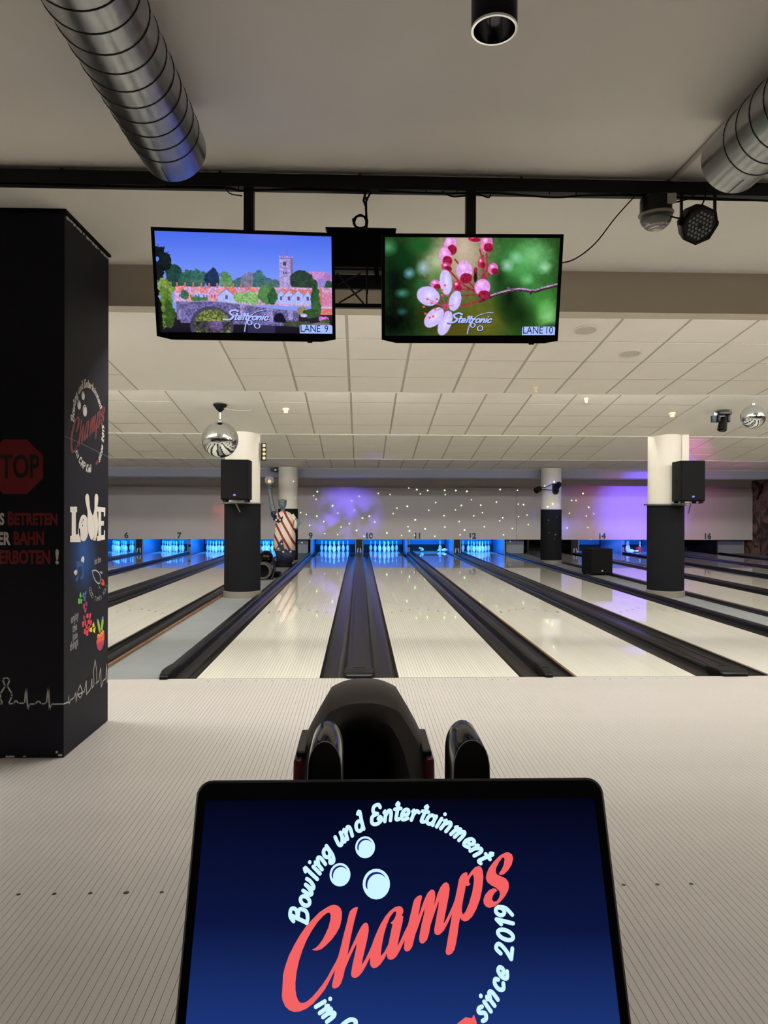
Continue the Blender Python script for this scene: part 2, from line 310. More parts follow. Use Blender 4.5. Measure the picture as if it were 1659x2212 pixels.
def logo(parent, fn, mw, mr, md, lift):
    """round club logo; fn(x_mm, y_mm, lift) -> point in parent space"""
    em = 20.5; b = MB()
    def flush():
        nonlocal b
        b.build('ring_lettering', mw, parent, fix=False); b = MB()
    for ch, a in RING_TOP:
        a = math.radians(a); adv = GL[ch][0]; ux, uy = math.sin(a), -math.cos(a); ox, oy = math.cos(a), math.sin(a)
        def f(x, y, ux=ux, uy=uy, ox=ox, oy=oy, adv=adv):
            s = (x - adv / 2 - .08) * em; t = 106.6 + (y - .34) * em
            return fn(ox * t + ux * s, oy * t + uy * s, lift)
        glyph(b, ch, f)
    flush()
    for ch, a in RING_BOT:
        if ch == 's': flush()
        a = math.radians(a); adv = GL[ch][0]; ux, uy = -math.sin(a), math.cos(a); ox, oy = math.cos(a), math.sin(a)
        def f(x, y, ux=ux, uy=uy, ox=ox, oy=oy, adv=adv):
            s = (x - adv / 2 - .08) * em; t = 106.6 - (y - .34) * em
            return fn(ox * t + ux * s, oy * t + uy * s, lift)
        glyph(b, ch, f)
    b.build('ring_lettering', mw, parent, fix=False)
    b = MB(); f = lambda x, y: fn(x, y, lift * 2)
    for k, hole in (('C', None), ('h', None), ('a', 'ah'), ('m', None), ('p', 'ph'), ('s', None)):
        b.poly([pts(CH[k])] + ([pts(CH[hole])] if hole else []), f)
    b.build('script_lettering', mr, parent, fix=False); b = MB()
    b.poly([[(46, -92), (52, -84), (60, -79), (66, -80), (68.5, -77), (71, -84), (64, -90), (56, -92)]], f)
    b.build('swoosh', mr, parent, fix=False)
    for x, y, r in ((-39.9, 73.1, 10.7), (-66.5, 46.8, 11.1), (-27.9, 37.9, 14.4)):
        b = MB(); b.poly([ell(x, y, r, r, 28)], lambda p, q: fn(p, q, lift)); h = b.build('finger_hole', mw, parent, fix=False)
        cres = [(x + r * .8 * math.cos(math.radians(a)), y + r * .8 * math.sin(math.radians(a))) for a in range(30, 206, 11)] + \
               [(x + r * .10 + r * .76 * math.cos(math.radians(a)), y - r * .10 + r * .76 * math.sin(math.radians(a))) for a in range(200, 36, -11)]
        b = MB(); b.poly([cres], lambda p, q: fn(p, q, lift * 2)); b.build('crescent', md, h, fix=False)

# ------------------------------------------------------------------ materials
PAINT = mat('ceiling_paint', (228, 223, 214), .75, var=.03, vscale=1.2, bump=.05, bscale=60)
TILE = mat('ceiling_tile', (224, 218, 207), .85, var=.02, vscale=3, bump=.25, bscale=220)
GRID = mat('ceiling_grid', (172, 168, 153), .8)
BLACK = mat('black_steel', (12, 12, 14), .5, spec=.25, var=.15, vscale=9)
PLASTIC = mat('black_plastic', (11, 11, 12), .36, spec=.25, bump=.05, bscale=200)
GLOSS = mat('gloss_black', (3, 3, 4), .14, spec=.22)
RUBBER = mat('black_rubber', (8, 8, 8), .7, spec=.15)
WHITEP = mat('white_paint', (206, 199, 184), .55, var=.03, vscale=2)
WRAP = mat('charcoal_wrap', (26, 26, 28), .9, spec=.08, var=.06, vscale=30, bump=.2, bscale=300)
GUT = mat('gutter_black', (26, 25, 26), .22, spec=.35, var=.12, vscale=5)
CAPM = mat('divider_black', (20, 19, 20), .3, spec=.3, var=.12, vscale=4)
CHROME = mat('chrome', (225, 225, 228), .08, 1)
STEEL = mat('galvanised_steel', (152, 154, 155), .28, 1, var=.16, vscale=7, bump=.10, bscale=25)
CONCRETE = mat('walkway_grey', (128, 132, 132), .65, var=.06, vscale=3, bump=.05)
PINE = mat('timber_edge', (130, 92, 62), .6, var=.2, vscale=12)

# ------------------------------------------------------------------ approach floor: narrow boards with open joints
fl = MB().box(-9.9, 13.4, -6, FOUL, -.30, -.012).build('floor', mat('subfloor_brown', (70, 60, 50), .8)); tag(fl, kind='structure')  # dark brown sub-floor seen through the open joints
APP = mat('approach_board', (187, 181, 173), .36, var=.035, vscale=2.5)
PITCHB = 1.05 / 39
bd = MB().box(-PITCHB / 2 + .0008, PITCHB / 2 - .0008, -1.6, FOUL - .004, -.012, 0)
b0 = bd.build('approach_board', APP, fl)
nb = 118
b0.location = (-.863, 0, 0)
ks = [k for k in range(-nb - 8, 164) if k != 0]
for k in ks:
    c = b0.copy(); col.objects.link(c); c.parent = fl; c.location = (-.863 + k * PITCHB, 0, 0)
rest = MB()
for k in list(range(-334, -nb - 8)) + list(range(164, 528)):
    x = -.863 + k * PITCHB; rest.box(x - PITCHB / 2 + .0006, x + PITCHB / 2 - .0006, -1.6, FOUL - .004, -.012, 0)
rest.build('approach_boards', APP, fl, kind='stuff')
MB().box(-9.9, 13.4, -6, -1.604, -.012, 0).build('seating_floor', mat('seating_carpet', (96, 84, 76), .9, var=.1, vscale=20), fl)
DOT = mat('marker_inlay', (34, 26, 22), .4)
for x, r in ((-1.27, .008), (-1.138, .008), (-1.005, .008), (-.872, .011), (-.74, .008), (-.607, .008), (-.474, .008), (.46, .008), (.593, .008), (.726, .008), (.87, .011), (1.022, .008), (1.154, .008), (1.287, .008)):
    MB().lathe([(r, 0), (r, .0006)], 14, (x, 2.70, 0)).build('marker_dot', DOT, fl)
row = MB()
for lx in list(LANES.values()):
    for k in range(-3, 4): row.lathe([(.009, 0), (.009, .0006)], 10, (lx + k * .1346, 6.02, 0))
row.build('foul_line_dots', mat('dot_grey', (120, 108, 94), .5), fl, kind='stuff')
MB().box(-9.9, 13.4, FOUL - .004, FOUL, -.05, .0008).build('foul_line', mat('foul_seam', (92, 86, 78), .5), fl)

# ------------------------------------------------------------------ lanes
def lane_material():
    m = bpy.data.materials.new('lane_surface'); m.use_nodes = True; nt = m.node_tree; N = nt.nodes; L = nt.links; b = N['Principled BSDF']
    tc = N.new('ShaderNodeTexCoord'); sp = N.new('ShaderNodeSeparateXYZ'); L.new(tc.outputs['Object'], sp.inputs[0])
    a = N.new('ShaderNodeMath'); a.operation = 'MULTIPLY'; a.inputs[1].default_value = 1 / PITCHB; L.new(sp.outputs[0], a.inputs[0])
    ad = N.new('ShaderNodeMath'); ad.operation = 'ADD'; ad.inputs[1].default_value = 100.5; L.new(a.outputs[0], ad.inputs[0])
    fr = N.new('ShaderNodeMath'); fr.operation = 'FRACT'; L.new(ad.outputs[0], fr.inputs[0])
    lt = N.new('ShaderNodeMath'); lt.operation = 'LESS_THAN'; lt.inputs[1].default_value = .10; L.new(fr.outputs[0], lt.inputs[0])
    flo = N.new('ShaderNodeMath'); flo.operation = 'FLOOR'; L.new(ad.outputs[0], flo.inputs[0])
    wn = N.new('ShaderNodeTexWhiteNoise'); wn.noise_dimensions = '1D'; L.new(flo.outputs[0], wn.inputs['W'])
    r = N.new('ShaderNodeMapRange'); r.inputs[3].default_value = .97; r.inputs[4].default_value = 1.02; L.new(wn.outputs['Value'], r.inputs[0])
    mx = N.new('ShaderNodeMix'); mx.data_type = 'RGBA'; mx.inputs[6].default_value = lin((222, 218, 203)) + (1,); mx.inputs[7].default_value = lin((166, 156, 134)) + (1,)
    L.new(lt.outputs[0], mx.inputs[0])
    v = N.new('ShaderNodeVectorMath'); v.operation = 'SCALE'; L.new(mx.outputs[2], v.inputs[0]); L.new(r.outputs[0], v.inputs['Scale'])
    L.new(v.outputs[0], b.inputs['Base Color']); b.inputs['Roughness'].default_value = .035; b.inputs['Specular IOR Level'].default_value = .5
    return m
LANE = lane_material()
WORD = {5: 'five', 6: 'six', 7: 'seven', 8: 'eight', 9: 'nine', 10: 'ten', 11: 'eleven', 12: 'twelve', 13: 'thirteen', 14: 'fourteen', 15: 'fifteen', 16: 'sixteen'}
HW = .525
for n, x in LANES.items():
    o = MB().box(-HW, HW, 0, 19.3, -.09, 0).build('bowling_lane', LANE, bevel=0); o.location = (x, FOUL, 0)
    lb = {5: 'leftmost cream bowling lane glimpsed beside the dark painted pillar', 9: 'cream bowling lane number nine just left of the central black gutters',
          10: 'cream bowling lane number ten just right of the central black gutters', 16: 'rightmost cream bowling lane below the number 16'}.get(n, 'glossy cream bowling lane number %s running to the pins' % WORD[n])
    tag(o, lb, 'lane', 'bowling lanes')
    a = MB(); d = MB()
    for k in range(-3, 4):
        y = 3.94 + (3 - abs(k)) * .128; xx = k * .1346
        a.add([(xx - .013, y - .05, .0006), (xx + .013, y - .05, .0006), (xx, y + .07, .0006)], [(0, 1, 2)])
    for xx in (-.43, -.38, -.33, -.28, -.23, .23, .28, .33, .38, .43): d.lathe([(.008, 0), (.008, .0006)], 8, (xx, 2.2, 0))
    a.build('arrow_markers', DOT, o, kind='stuff', fix=False); d.build('dot_markers', mat('dot_grey', (120, 108, 94), .5), o, kind='stuff')

LEN = 17.62
def gutter(x0, x1, label):
    cx = (x0 + x1) / 2; r = (x1 - x0) / 2; out = []
    for k in range(13):
        a = PI * k / 12; out.append((-r * math.cos(a), -.012 - .075 * math.sin(a)))
    b = MB(); L0 = [(x, 0, z) for x, z in out]; L1 = [(x, LEN, z) for x, z in out]
    b.ring([L0, L1], False, False, False)
    lo = [(x, z - .01) for x, z in out]
    b.ring([[(x, LEN, z) for x, z in lo], [(x, 0, z) for x, z in lo]], False, False, False)
    b.add([L0[k] for k in range(13)] + [(x, 0, z) for x, z in lo], [(k, k + 1, k + 14, k + 13) for k in range(12)])
    o = b.build('gutter', GUT, smooth=True, fix=False); o.location = (cx, FOUL + .001, 0)
    return tag(o, label, 'gutter', 'lane gutters')

def rounded(wd, z0, z1, r=.02, n=4):
    p = [(-wd / 2, z0)]
    for k in range(n + 1):
        a = PI - PI / 2 * k / n; p.append((-wd / 2 + r + r * math.cos(a), z1 - r + r * math.sin(a)))
    for k in range(n + 1):
        a = PI / 2 - PI / 2 * k / n; p.append((wd / 2 - r + r * math.cos(a), z1 - r + r * math.sin(a)))
    p.append((wd / 2, z0)); return p

def cap(x, wd, top, label, nose):
    t = thing('lane_divider', label, 'divider', (x, FOUL, 0), group='lane dividers')
    b = MB(); b.extr(rounded(wd, -.09, top, min(.03, wd * .28)), .12, LEN); b.build('divider_rail', CAPM, t, smooth=True)
    if nose == 'wide':
        L = []
        for y, s, h in ((-.03, .86, .012), (-.022, .97, .026), (.0, 1.08, .040), (.06, 1.12, .052), (.16, 1.10, .050), (.30, 1.0, top + .004)):
            L.append([(px * s, y, min(pz, h) if pz > 0 else max(pz, .001 if y < .004 else -.06)) for px, pz in rounded(wd, -.06, h, .012)])
        e = MB().ring(L).build('end_nose', PLASTIC, t, smooth=True)
        MB().add([(-wd * .28, .155, .0512), (wd * .28, .155, .0512), (wd * .2, .185, .0506), (-wd * .2, .185, .0506)], [(0, 1, 2, 3)]).build('finger_slot', RUBBER, e, fix=False)
        g_ = MB()
        for sx in (-1, 1): g_.box(sx * wd * .30 - .006, sx * wd * .30 + .006, .3, LEN, top - .002, top + .004)
        g_.build('rail_ridges', CAPM, t)
    else:
        L = []
        for y, s, h in ((-.03, .62, .018), (-.02, .8, .03), (.02, .95, .042), (.10, 1.06, .058), (.22, 1.06, top + .006), (.34, 1.0, top + .002)):
            L.append([(px * s, y, min(pz, h) if pz > 0 else max(pz, .001 if y < .004 else -.06)) for px, pz in rounded(wd, -.06, h, .014)])
        e = MB().ring(L).build('end_nose', PLASTIC, t, smooth=True)
        MB().lathe([(.006, 0), (.006, .004)], 10, (0, .12, .057)).build('screw', CHROME, e)
    return t

def edges(n): return LANES[n] - HW, LANES[n] + HW
G = .225
for a_, b_ in ((5, 6), (7, 8), (9, 10), (11, 12), (13, 14), (15, 16)):
    xa, xb = edges(a_)[1], edges(b_)[0]
    gutter(xa, xa + G, 'black gutter channel along the right side of lane %s' % WORD[a_]); gutter(xb - G, xb, 'black gutter channel along the left side of lane %s' % WORD[b_])
    cap((xa + xb) / 2, xb - xa - 2 * G, .03, 'wide black divider with broad end nose between lanes %s and %s' % (WORD[a_], WORD[b_]), 'wide')
for a_, b_ in ((6, 7), (10, 11), (14, 15)):
    xa, xb = edges(a_)[1], edges(b_)[0]; g_ = (xb - xa - .085) / 2
    gutter(xa, xa + g_, 'black gutter channel along the right side of lane %s' % WORD[a_]); gutter(xb - g_, xb - .013, 'black gutter channel along the left side of lane %s' % WORD[b_])
    cap((xa + xb) / 2, .085, .065, 'narrow rounded black divider between lanes %s and %s' % (WORD[a_], WORD[b_]), 'narrow')
    tag(MB().box(xb - .012, xb - .001, FOUL + .002, FOUL + LEN, -.05, -.004).build('timber_strip', PINE), 'thin brown timber strip along the left edge of lane %s' % WORD[b_], 'strip')
WALK = []
for a_, b_ in ((8, 9), (12, 13)):
    xa, xb = edges(a_)[1], edges(b_)[0]
    gutter(xa, xa + G, 'black gutter channel along the right side of lane %s' % WORD[a_]); gutter(xb - G, xb, 'black gutter channel along the left side of lane %s' % WORD[b_])
    cap(xa + G + .045, .09, .05, 'rounded black rail between lane %s and the grey walkway' % WORD[a_], 'narrow'); cap(xb - G - .045, .09, .05, 'rounded black rail between the grey walkway and lane %s' % WORD[b_], 'narrow')
    o = MB().box(xa + G + .09, xb - G - .09, FOUL, 25.2, -.3, -.004).build('floor', CONCRETE); tag(o, kind='structure'); WALK.append((xa + G + .09, xb - G - .09))
    tag(MB().box(xa + G + .091, xa + G + .115, FOUL + .01, 25, -.003, .022).build('timber_strip', PINE), 'brown timber batten edging the walkway beside lane %s' % WORD[a_], 'strip')
gutter(edges(5)[0] - G, edges(5)[0], 'black gutter channel along the left side of lane five'); gutter(edges(16)[1], edges(16)[1] + G, 'black gutter channel along the right side of lane sixteen')
cap(edges(16)[1] + G + .045, .09, .05, 'rounded black rail along the right wall beside lane sixteen', 'narrow'); cap(edges(5)[0] - G - .045, .09, .05, 'rounded black rail left of lane five', 'narrow')
o = MB().box(edges(16)[1] + G + .09, 13.4, FOUL, 25.4, -.3, -.004).build('floor', CONCRETE); tag(o, kind='structure')
o = MB().box(-9.9, edges(5)[0] - G - .09, FOUL, 25.4, -.3, -.004).build('floor', CONCRETE); tag(o, kind='structure')
o = MB().box(-9.9, 13.4, FOUL, 26.6, -.4, -.301).build('floor', RUBBER); tag(o, kind='structure')
# ------------------------------------------------------------------ room shell
CZ = 3.18
WALLP = mat('wall_paint', (206, 197, 190), .8, var=.03, vscale=1.5)
def st(o): return tag(o, kind='structure')
st(MB().box(-9.9, 13.4, -6, 5.1, CZ, CZ + .2).build('ceiling', PAINT))
BULK = mat('bulkhead_paint', (200, 190, 172), .8, var=.03, vscale=1.5)
st(MB().box(-9.9, 13.4, 5.1, 5.26, 2.885, 3.6).build('trim_1', BULK))
st(MB().box(-10.1, -9.9, -6, 26.6, -.4, 3.6).build('wall_left', WALLP))
st(MB().box(-9.9, 13.4, -6.2, -6, -.4, 3.6).build('wall_rear', mat('rear_wall', (120, 104, 96), .8)))

def rock():
    m = bpy.data.materials.new('brown_rock'); m.use_nodes = True; nt = m.node_tree; N = nt.nodes; L = nt.links; b = N['Principled BSDF']
    tc = N.new('ShaderNodeTexCoord'); n = N.new('ShaderNodeTexNoise'); n.inputs['Scale'].default_value = 2.2; n.inputs['Detail'].default_value = 8; n.inputs['Distortion'].default_value = 1.5
    L.new(tc.outputs['Object'], n.inputs['Vector']); r = N.new('ShaderNodeValToRGB'); L.new(n.outputs['Fac'], r.inputs[0]); e = r.color_ramp.elements
    e[0].position = .40; e[0].color = lin((52, 36, 32)) + (1,); e[1].position = .6; e[1].color = lin((150, 116, 104)) + (1,)
    L.new(r.outputs[0], b.inputs['Base Color']); b.inputs['Roughness'].default_value = .7
    bp = N.new('ShaderNodeBump'); bp.inputs['Strength'].default_value = .5; bp.inputs['Distance'].default_value = .08; L.new(n.outputs['Fac'], bp.inputs['Height']); L.new(bp.outputs[0], b.inputs['Normal'])
    return m
ROCK = rock()
st(MB().box(13.4, 13.6, -6, 26.6, -.4, 3.6).build('wall_right', ROCK))
tag(MB().box(13.33, 13.39, 22.55, 22.70, .0, 2.3).build('timber_post', mat('pale_timber', (176, 148, 96), .6, var=.1)), 'pale timber post standing against the brown rock wall', 'post')
b = MB().tube([(13.25, 22.9, 2.28), (13.36, 23.45, 1.86)], .03, 10); tag(b.build('handrail', BLACK, smooth=True), 'slanting dark pipe on the brown rock wall beside number 16', 'pipe')

# masking wall over the pin decks with the lane numbers
MASK = mat('mask_panel', (206, 197, 190), .7, var=.02, vscale=1.2)
wb = st(MB().box(-9.9, 13.37, 23.70, 23.76, .476, 2.215).build('wall_back', MASK))
st(MB().box(-9.9, 13.4, 23.80, 24.05, 1.9, 2.75).build('wall_back', WALLP))
st(MB().box(-9.9, 13.4, 26.45, 26.6, -.3, 2.75).build('wall_back', RUBBER))
NUM = mat('number_green', (38, 74, 78), .6)
for n, x in ((6, -7.673), (7, -5.948), (8, -4.2), (9, -1.614), (10, .326), (11, 1.952), (12, 3.789), (13, 6.45), (14, 8.186), (15, 9.985), (16, 11.809)):
    put_text('lane_number', str(n), .262, NUM, wb, lambda p, q, x=x: (x + p, 23.698, .512 + q), offset=.011)
for x in (-4.1, 5.29):
    MB().box(x - .006, x + .006, 23.699, 23.7, .476, 2.215).build('panel_seam', mat('seam_grey', (120, 116, 112), .8), wb)

# sawtooth tile ceiling
TW, TD = .625, .57
def in_view(x, y, z, m=40):
    q = Vector((x, y, z)) - Vector((0, 0, EYE)); d = q.dot(fw)
    if d < .1: return False
    px = 829.5 + 1534 * q.dot(rt) / d; py = 1106 - 1534 * q.dot(up) / d
    return -m < px < 1659 + m and -m < py < 2212 + m
BANDS = [(-9.9, -2.64, 1), (-2.64, -1.37, 0), (-1.37, 4.88, 1), (4.88, 6.13, 0), (6.13, 13.4, 1)]
for k, (ya, za, yb, zb) in enumerate(SAW):
    L = math.hypot(yb - ya, za - zb); ang = -math.atan2(za - zb, yb - ya)
    ce = bpy.data.objects.new('ceiling', None)
    b = MB(); b.box(-9.9, 13.4, 0, L, .004, .03)          # grid the tiles lie in
    ce = b.build('ceiling', GRID); st(ce); ce.location = (0, ya, za); ce.rotation_euler = (ang, 0, 0)
    fv = MB().box(-9.9, 13.4, L - .012, L + .004, -.004, .42 if k < 3 else .05)
    ed = fv.build('step_edge', PAINT, ce)
    for x0, x1, tiled in BANDS:
        if not tiled:
            MB().box(x0 + .008, x1 - .008, .01, L - .013, 0, .006).build('plain_panel', PAINT, ce)
    tm = MB().box(-TW / 2 + .014, TW / 2 - .014, -TD / 2 + .011, TD / 2 - .011, 0, .006)
    proto = None; rest = MB()
    for x0, x1, tiled in BANDS:
        if not tiled: continue
        xs = []; x = x1 if x0 == -9.9 else x0; sgn = -1 if x0 == -9.9 else 1
        while (x - TW > x0 if sgn < 0 else x + TW < x1 + .01):
            xs.append(x + sgn * TW / 2); x += sgn * TW
        y = L - TD / 2 - .004
        while y - TD / 2 > -.02:
            Yw = ya + y * math.cos(ang); Zw = za + y * math.sin(ang)
            for x in xs:
                vis = in_view(x, Yw, Zw) and k < 3 and Yw > (6.2, 9.3, 12.9)[k]
                if vis:
                    if proto is None: proto = tm.build('ceiling_tile', TILE, ce); o = proto
                    else: o = proto.copy(); col.objects.link(o); o.parent = ce
                    o.location = (x, y, random.uniform(-.0006, .0006))
                else:
                    rest.box(x - TW / 2 + .014, x + TW / 2 - .014, y - TD / 2 + .011, y + TD / 2 - .011, 0, .006)
            y -= TD
    rest.build('ceiling_tiles', TILE, ce, kind='stuff')
st(MB().box(-9.9, 13.4, 19.65, 19.75, 2.36, 2.62).build('trim_2', mat('fascia_shaded', (138, 138, 152), .8)))  # dim light on the fascia is put into its darker grey
st(MB().box(-9.9, 13.4, 19.75, 24.0, 2.50, 2.6).build('ceiling', WALLP))

def zc(y):
    for ya, za, yb, zb in SAW:
        if ya <= y <= yb: return za + (zb - za) * (y - ya) / (yb - ya)
    return CZ
# ------------------------------------------------------------------ small ceiling fittings
def cfit(name, label, cat, x, y): 
    t = thing(name, label, cat, (x, y, zc(y) - .001)); t.rotation_euler = (math.atan2(-.45, 3.3), 0, 0); return t
for (x, y, lb) in ((2.12, 6.6, 'round white ceiling loudspeaker nearest the right screen'), (2.77, 7.2, 'round white ceiling loudspeaker farther from the screens')):
    t = cfit('ceiling_speaker', lb, 'speaker', x, y)
    MB().lathe([(.115, .0), (.115, -.006), (.098, -.010), (.098, -.004)], 40).build('trim_ring', WHITEP, t, smooth=True)
    MB().lathe([(.097, .0), (.097, -.006)], 40).build('grille', mat('grille_white', (190, 184, 172), .8, bump=.4, bscale=900), t)
for (x, y, lb) in ((-1.08, 10.47, 'cream smoke detector on the tiles above the left column'), (4.70, 10.53, 'cream smoke detector on the ceiling before the right column'),
                   (2.08, 8.33, 'small white sprinkler rose on the first tiled slope'), (3.18, 9.88, 'small white sensor at the top of the second tiled slope')):
    t = cfit('smoke_detector', lb, 'detector', x, y); s_ = 1 if 'smoke' in lb else .6
    MB().lathe([(.05 * s_, 0), (.05 * s_, -.02), (.046 * s_, -.03)], 20).build('base', mat('detector_cream', (226, 214, 180), .5), t, smooth=True)
    MB().lathe([(.034 * s_, -.03), (.036 * s_, -.05), (.028 * s_, -.068), (.012 * s_, -.074)], 18).build('sensor_head', mat('detector_cream', (226, 214, 180), .5), t, smooth=True)

# ------------------------------------------------------------------ columns
def column(x, y, r, split, ztop, label, shelf, side):
    t = thing('column', label, 'column', (x, y, -.004))
    MB().lathe([(r + .012, 0), (r + .012, .10), (r - .005, .11)], 48).build('base_ring', mat('base_beige', (118, 113, 102), .6, var=.05), t, smooth=True)
    MB().lathe([(r - .002, .10), (r - .002, split)], 48).build('fabric_wrap', WRAP, t, smooth=True)
    MB().lathe([(r - .012, split - .02), (r - .012, ztop)], 48).build('shaft', WHITEP, t, smooth=True)
    if side: MB().box(side * (r - .14), side * (r - .02), -r + .04, -r + .20, split, ztop).build('cable_duct', WHITEP, t, bevel=.006)
    if shelf:
        MB().lathe([(r + .02, split - .012), (r + .05, split - .008), (r + .05, split + .014), (r - .01, split + .016)], 48).build('shelf_ring', mat('shelf_grey', (96, 94, 88), .5), t, smooth=True)
    return t
column(-1.955, 11.98, .302, 1.555, 3.12, 'column with white top and dark wrap nearest the left, below the mirror ball', True, 0)
column(5.24, 11.98, .302, 1.555, 3.12, 'column with white top and dark wrap nearest the right, holding a loudspeaker', True, 1)
column(-1.93, 19.35, .27, 1.49, 2.62, 'far column with black base behind the statue', False, 0)
column(5.27, 19.35, .285, 1.49, 2.62, 'far column with black base carrying two small spotlights', False, 0)

# ------------------------------------------------------------------ pin decks
PITW = mat('pit_panel', (120, 148, 186), .5, var=.04, vscale=3)
PITB = mat('pit_black', (10, 10, 12), .6)
def pinsetter(n):
    x = LANES[n]; xl, xr = edges(n)
    t = thing('pin_pit', 'open pin pit at the end of lane %s' % WORD[n], 'pin pit', (x, 23.8, -.09), group='pin pits')
    MB().box(-.70, .70, 2.12, 2.15, .30, 1.7).build('back_curtain', PITW if n not in (13, 16) else PITB, t)  # unlit pits: darkness put into black panels, here and on the kickbacks
    MB().box(-.70, .70, 2.10, 2.16, .0, .30).build('black_skirt', PITB, t)
    for s in (-1, 1):
        MB().box(min(s * .527, s * .70), max(s * .527, s * .70), -.05, 2.1, .0, .06).build('gutter_end', PITB, t)
        MB().box(s * .745 - .02, s * .745 + .02, .0, 2.1, .02, 1.3).build('kickback', PITW if n not in (13, 16) else PITB, t)
    return t
for n in LANES: pinsetter(n)
for a_, b_ in ((5, 6), (7, 8), (9, 10), (11, 12), (13, 14), (15, 16)):
    x = (edges(a_)[1] + edges(b_)[0]) / 2
    t = thing('divider_post', 'black machine post between the pin pits of lanes %s and %s' % (WORD[a_], WORD[b_]), 'post', (x, 23.79, .031), group='machine posts')
    MB().box(-.10, .10, 0, .25, 0, 1.0).build('front_panel', PITB, t, bevel=.008)
    for s in (-1, 1): MB().tube([(s * .055, -.02, 0), (s * .05, -.02, .05), (s * .035, .0, .15)], .02, 8).build('ball_deflector', mat('deflector_white', (190, 196, 204), .4), t, smooth=True)
for a_, b_ in ((6, 7), (10, 11), (14, 15)):
    x = (edges(a_)[1] + edges(b_)[0]) / 2
    t = thing('divider_post', 'slim grey post between the pin pits of lanes %s and %s' % (WORD[a_], WORD[b_]), 'post', (x, 23.82, .0655), group='machine posts')
    MB().box(-.03, .03, 0, .05, 0, .8).build('upright', mat('post_grey', (110, 112, 116), .5), t)
    MB().sphere((.02, -.04, .2), .05, 12, 8).build('pulley', PITB, t, smooth=True)
WALLG = mat('machine_grey', (150, 152, 156), .6)
for x, lb in ((-2.02, 'grey machine cabinet behind the statue'), (5.3, 'grey machine cabinet behind the far right column'), (12.75, 'grey machine cabinet in the far right corner')):
    t = thing('machine_cabinet', lb, 'cabinet', (x, 24.0, -.004)); w_ = .30 if x < 12 else .5
    MB().box(-w_, w_, 0, .5, .0, .95).build('body', WALLG, t, bevel=.01)
    MB().box(-w_ + .03, w_ - .03, -.012, 0, .30, .62).build('door', mat('cabinet_blue', (92, 98, 128), .5), t)
    MB().box(-w_, w_, -.02, .0, .64, .68).build('rail', BLACK, t)

PINW = mat('pin_white', (240, 238, 232), .22)
PINR = mat('pin_red', (196, 30, 40), .3)
PROF = [(.022, 0), (.0258, .004), (.036, .02), (.0497, .057), (.0586, .086), (.0605, .114), (.0579, .149), (.047, .184), (.0376, .203), (.0313, .219), (.0249, .238), (.0229, .254), (.0243, .273), (.0285, .298), (.0323, .335), (.0318, .350), (.0262, .367), (.015, .378), (.004, .3805)]
p0 = MB().lathe(PROF, 18).build('bowling_pin', PINW, smooth='all')
sb = MB()
for za, zb_, ra, rb in ((.219, .232, .0318, .0272), (.244, .256, .0245, .0234)): sb.lathe([(ra + .0006, za), (rb + .0006, zb_)], 18, cap0=False, cap1=False)
sb.build('neck_stripes', PINR, p0, smooth='all')
ROWN = [['front pin'], ['left pin of the second row', 'right pin of the second row'], ['left pin of the third row', 'middle pin of the third row', 'right pin of the third row'],
        ['leftmost pin of the back row', 'second pin from the left in the back row', 'third pin from the left in the back row', 'rightmost pin of the back row']]
used = [False]
def pin(loc, label, group, rot=(0, 0, 0)):
    if not used[0]: o = p0; used[0] = True
    else: o = copy_tree(p0)
    o.location = loc; o.rotation_euler = rot; tag(o, label, 'bowling pin', group); return o
HEADY = FOUL + 18.29
def rack(n, skip=()):
    i = 0
    for r_ in range(4):
        for j in range(r_ + 1):
            i += 1
            if i in skip: continue
            pin((LANES[n] + (j - r_ / 2) * .3048, HEADY + r_ * .264, 0), 'white bowling pin on lane %s, %s' % (WORD[n], ROWN[r_][j]), 'pins on lane %s' % WORD[n])
for n in (5, 6, 7, 8, 9, 10, 12): rack(n)
x = LANES[11]
pin((x + .457, HEADY + .79, 0), 'only standing pin on lane eleven', 'pins on lane eleven')
pin((x + .68, HEADY + .50, .061), 'fallen pin lying beside the standing pin on lane eleven', 'pins on lane eleven', (PI / 2, 0, math.radians(-74)))
pin((x - .18, HEADY + .5, .061), 'fallen pin alone on the left half of lane eleven', 'pins on lane eleven', (math.radians(76), 0, math.radians(-25)))
x = LANES[15]
for dx, dy in ((-.45, .79), (-.15, .79), (-.30, .53)): pin((x + dx + .1, HEADY + dy, 0), 'standing pin in the left group on lane fifteen, %s' % {-.45: 'leftmost', -.15: 'right one', -.30: 'front one'}[dx], 'pins on lane fifteen')
pin((x + .25, HEADY + .5, 0), 'standing pin beside the red ball on lane fifteen', 'pins on lane fifteen')
pin((x - .35, HEADY + .1, .061), 'fallen pin lying before the standing pins on lane fifteen', 'pins on lane fifteen', (PI / 2, 0, math.radians(80)))
def ball(loc, rgb, label, name):
    b = MB().sphere((0, 0, 0), .108, 28, 18).build('bowling_ball', mat(name, rgb, .1, coat=.5), smooth='all'); b.location = loc; tag(b, label, 'bowling ball')
    for dx, dz in ((-.018, .02), (.018, .02), (0, -.03)):
        q = Vector((dx, -.55, .83 + dz)).normalized() * .1072; h = MB().lathe([(.013, 0), (.013, .0016)], 12, M=Matrix.Translation(q) @ q.to_track_quat('Z', 'Y').to_matrix().to_4x4()).build('finger_hole', RUBBER, b)
ball((x + .12, HEADY + .25, .108), (190, 40, 34), 'red bowling ball among the pins on lane fifteen', 'ball_red')
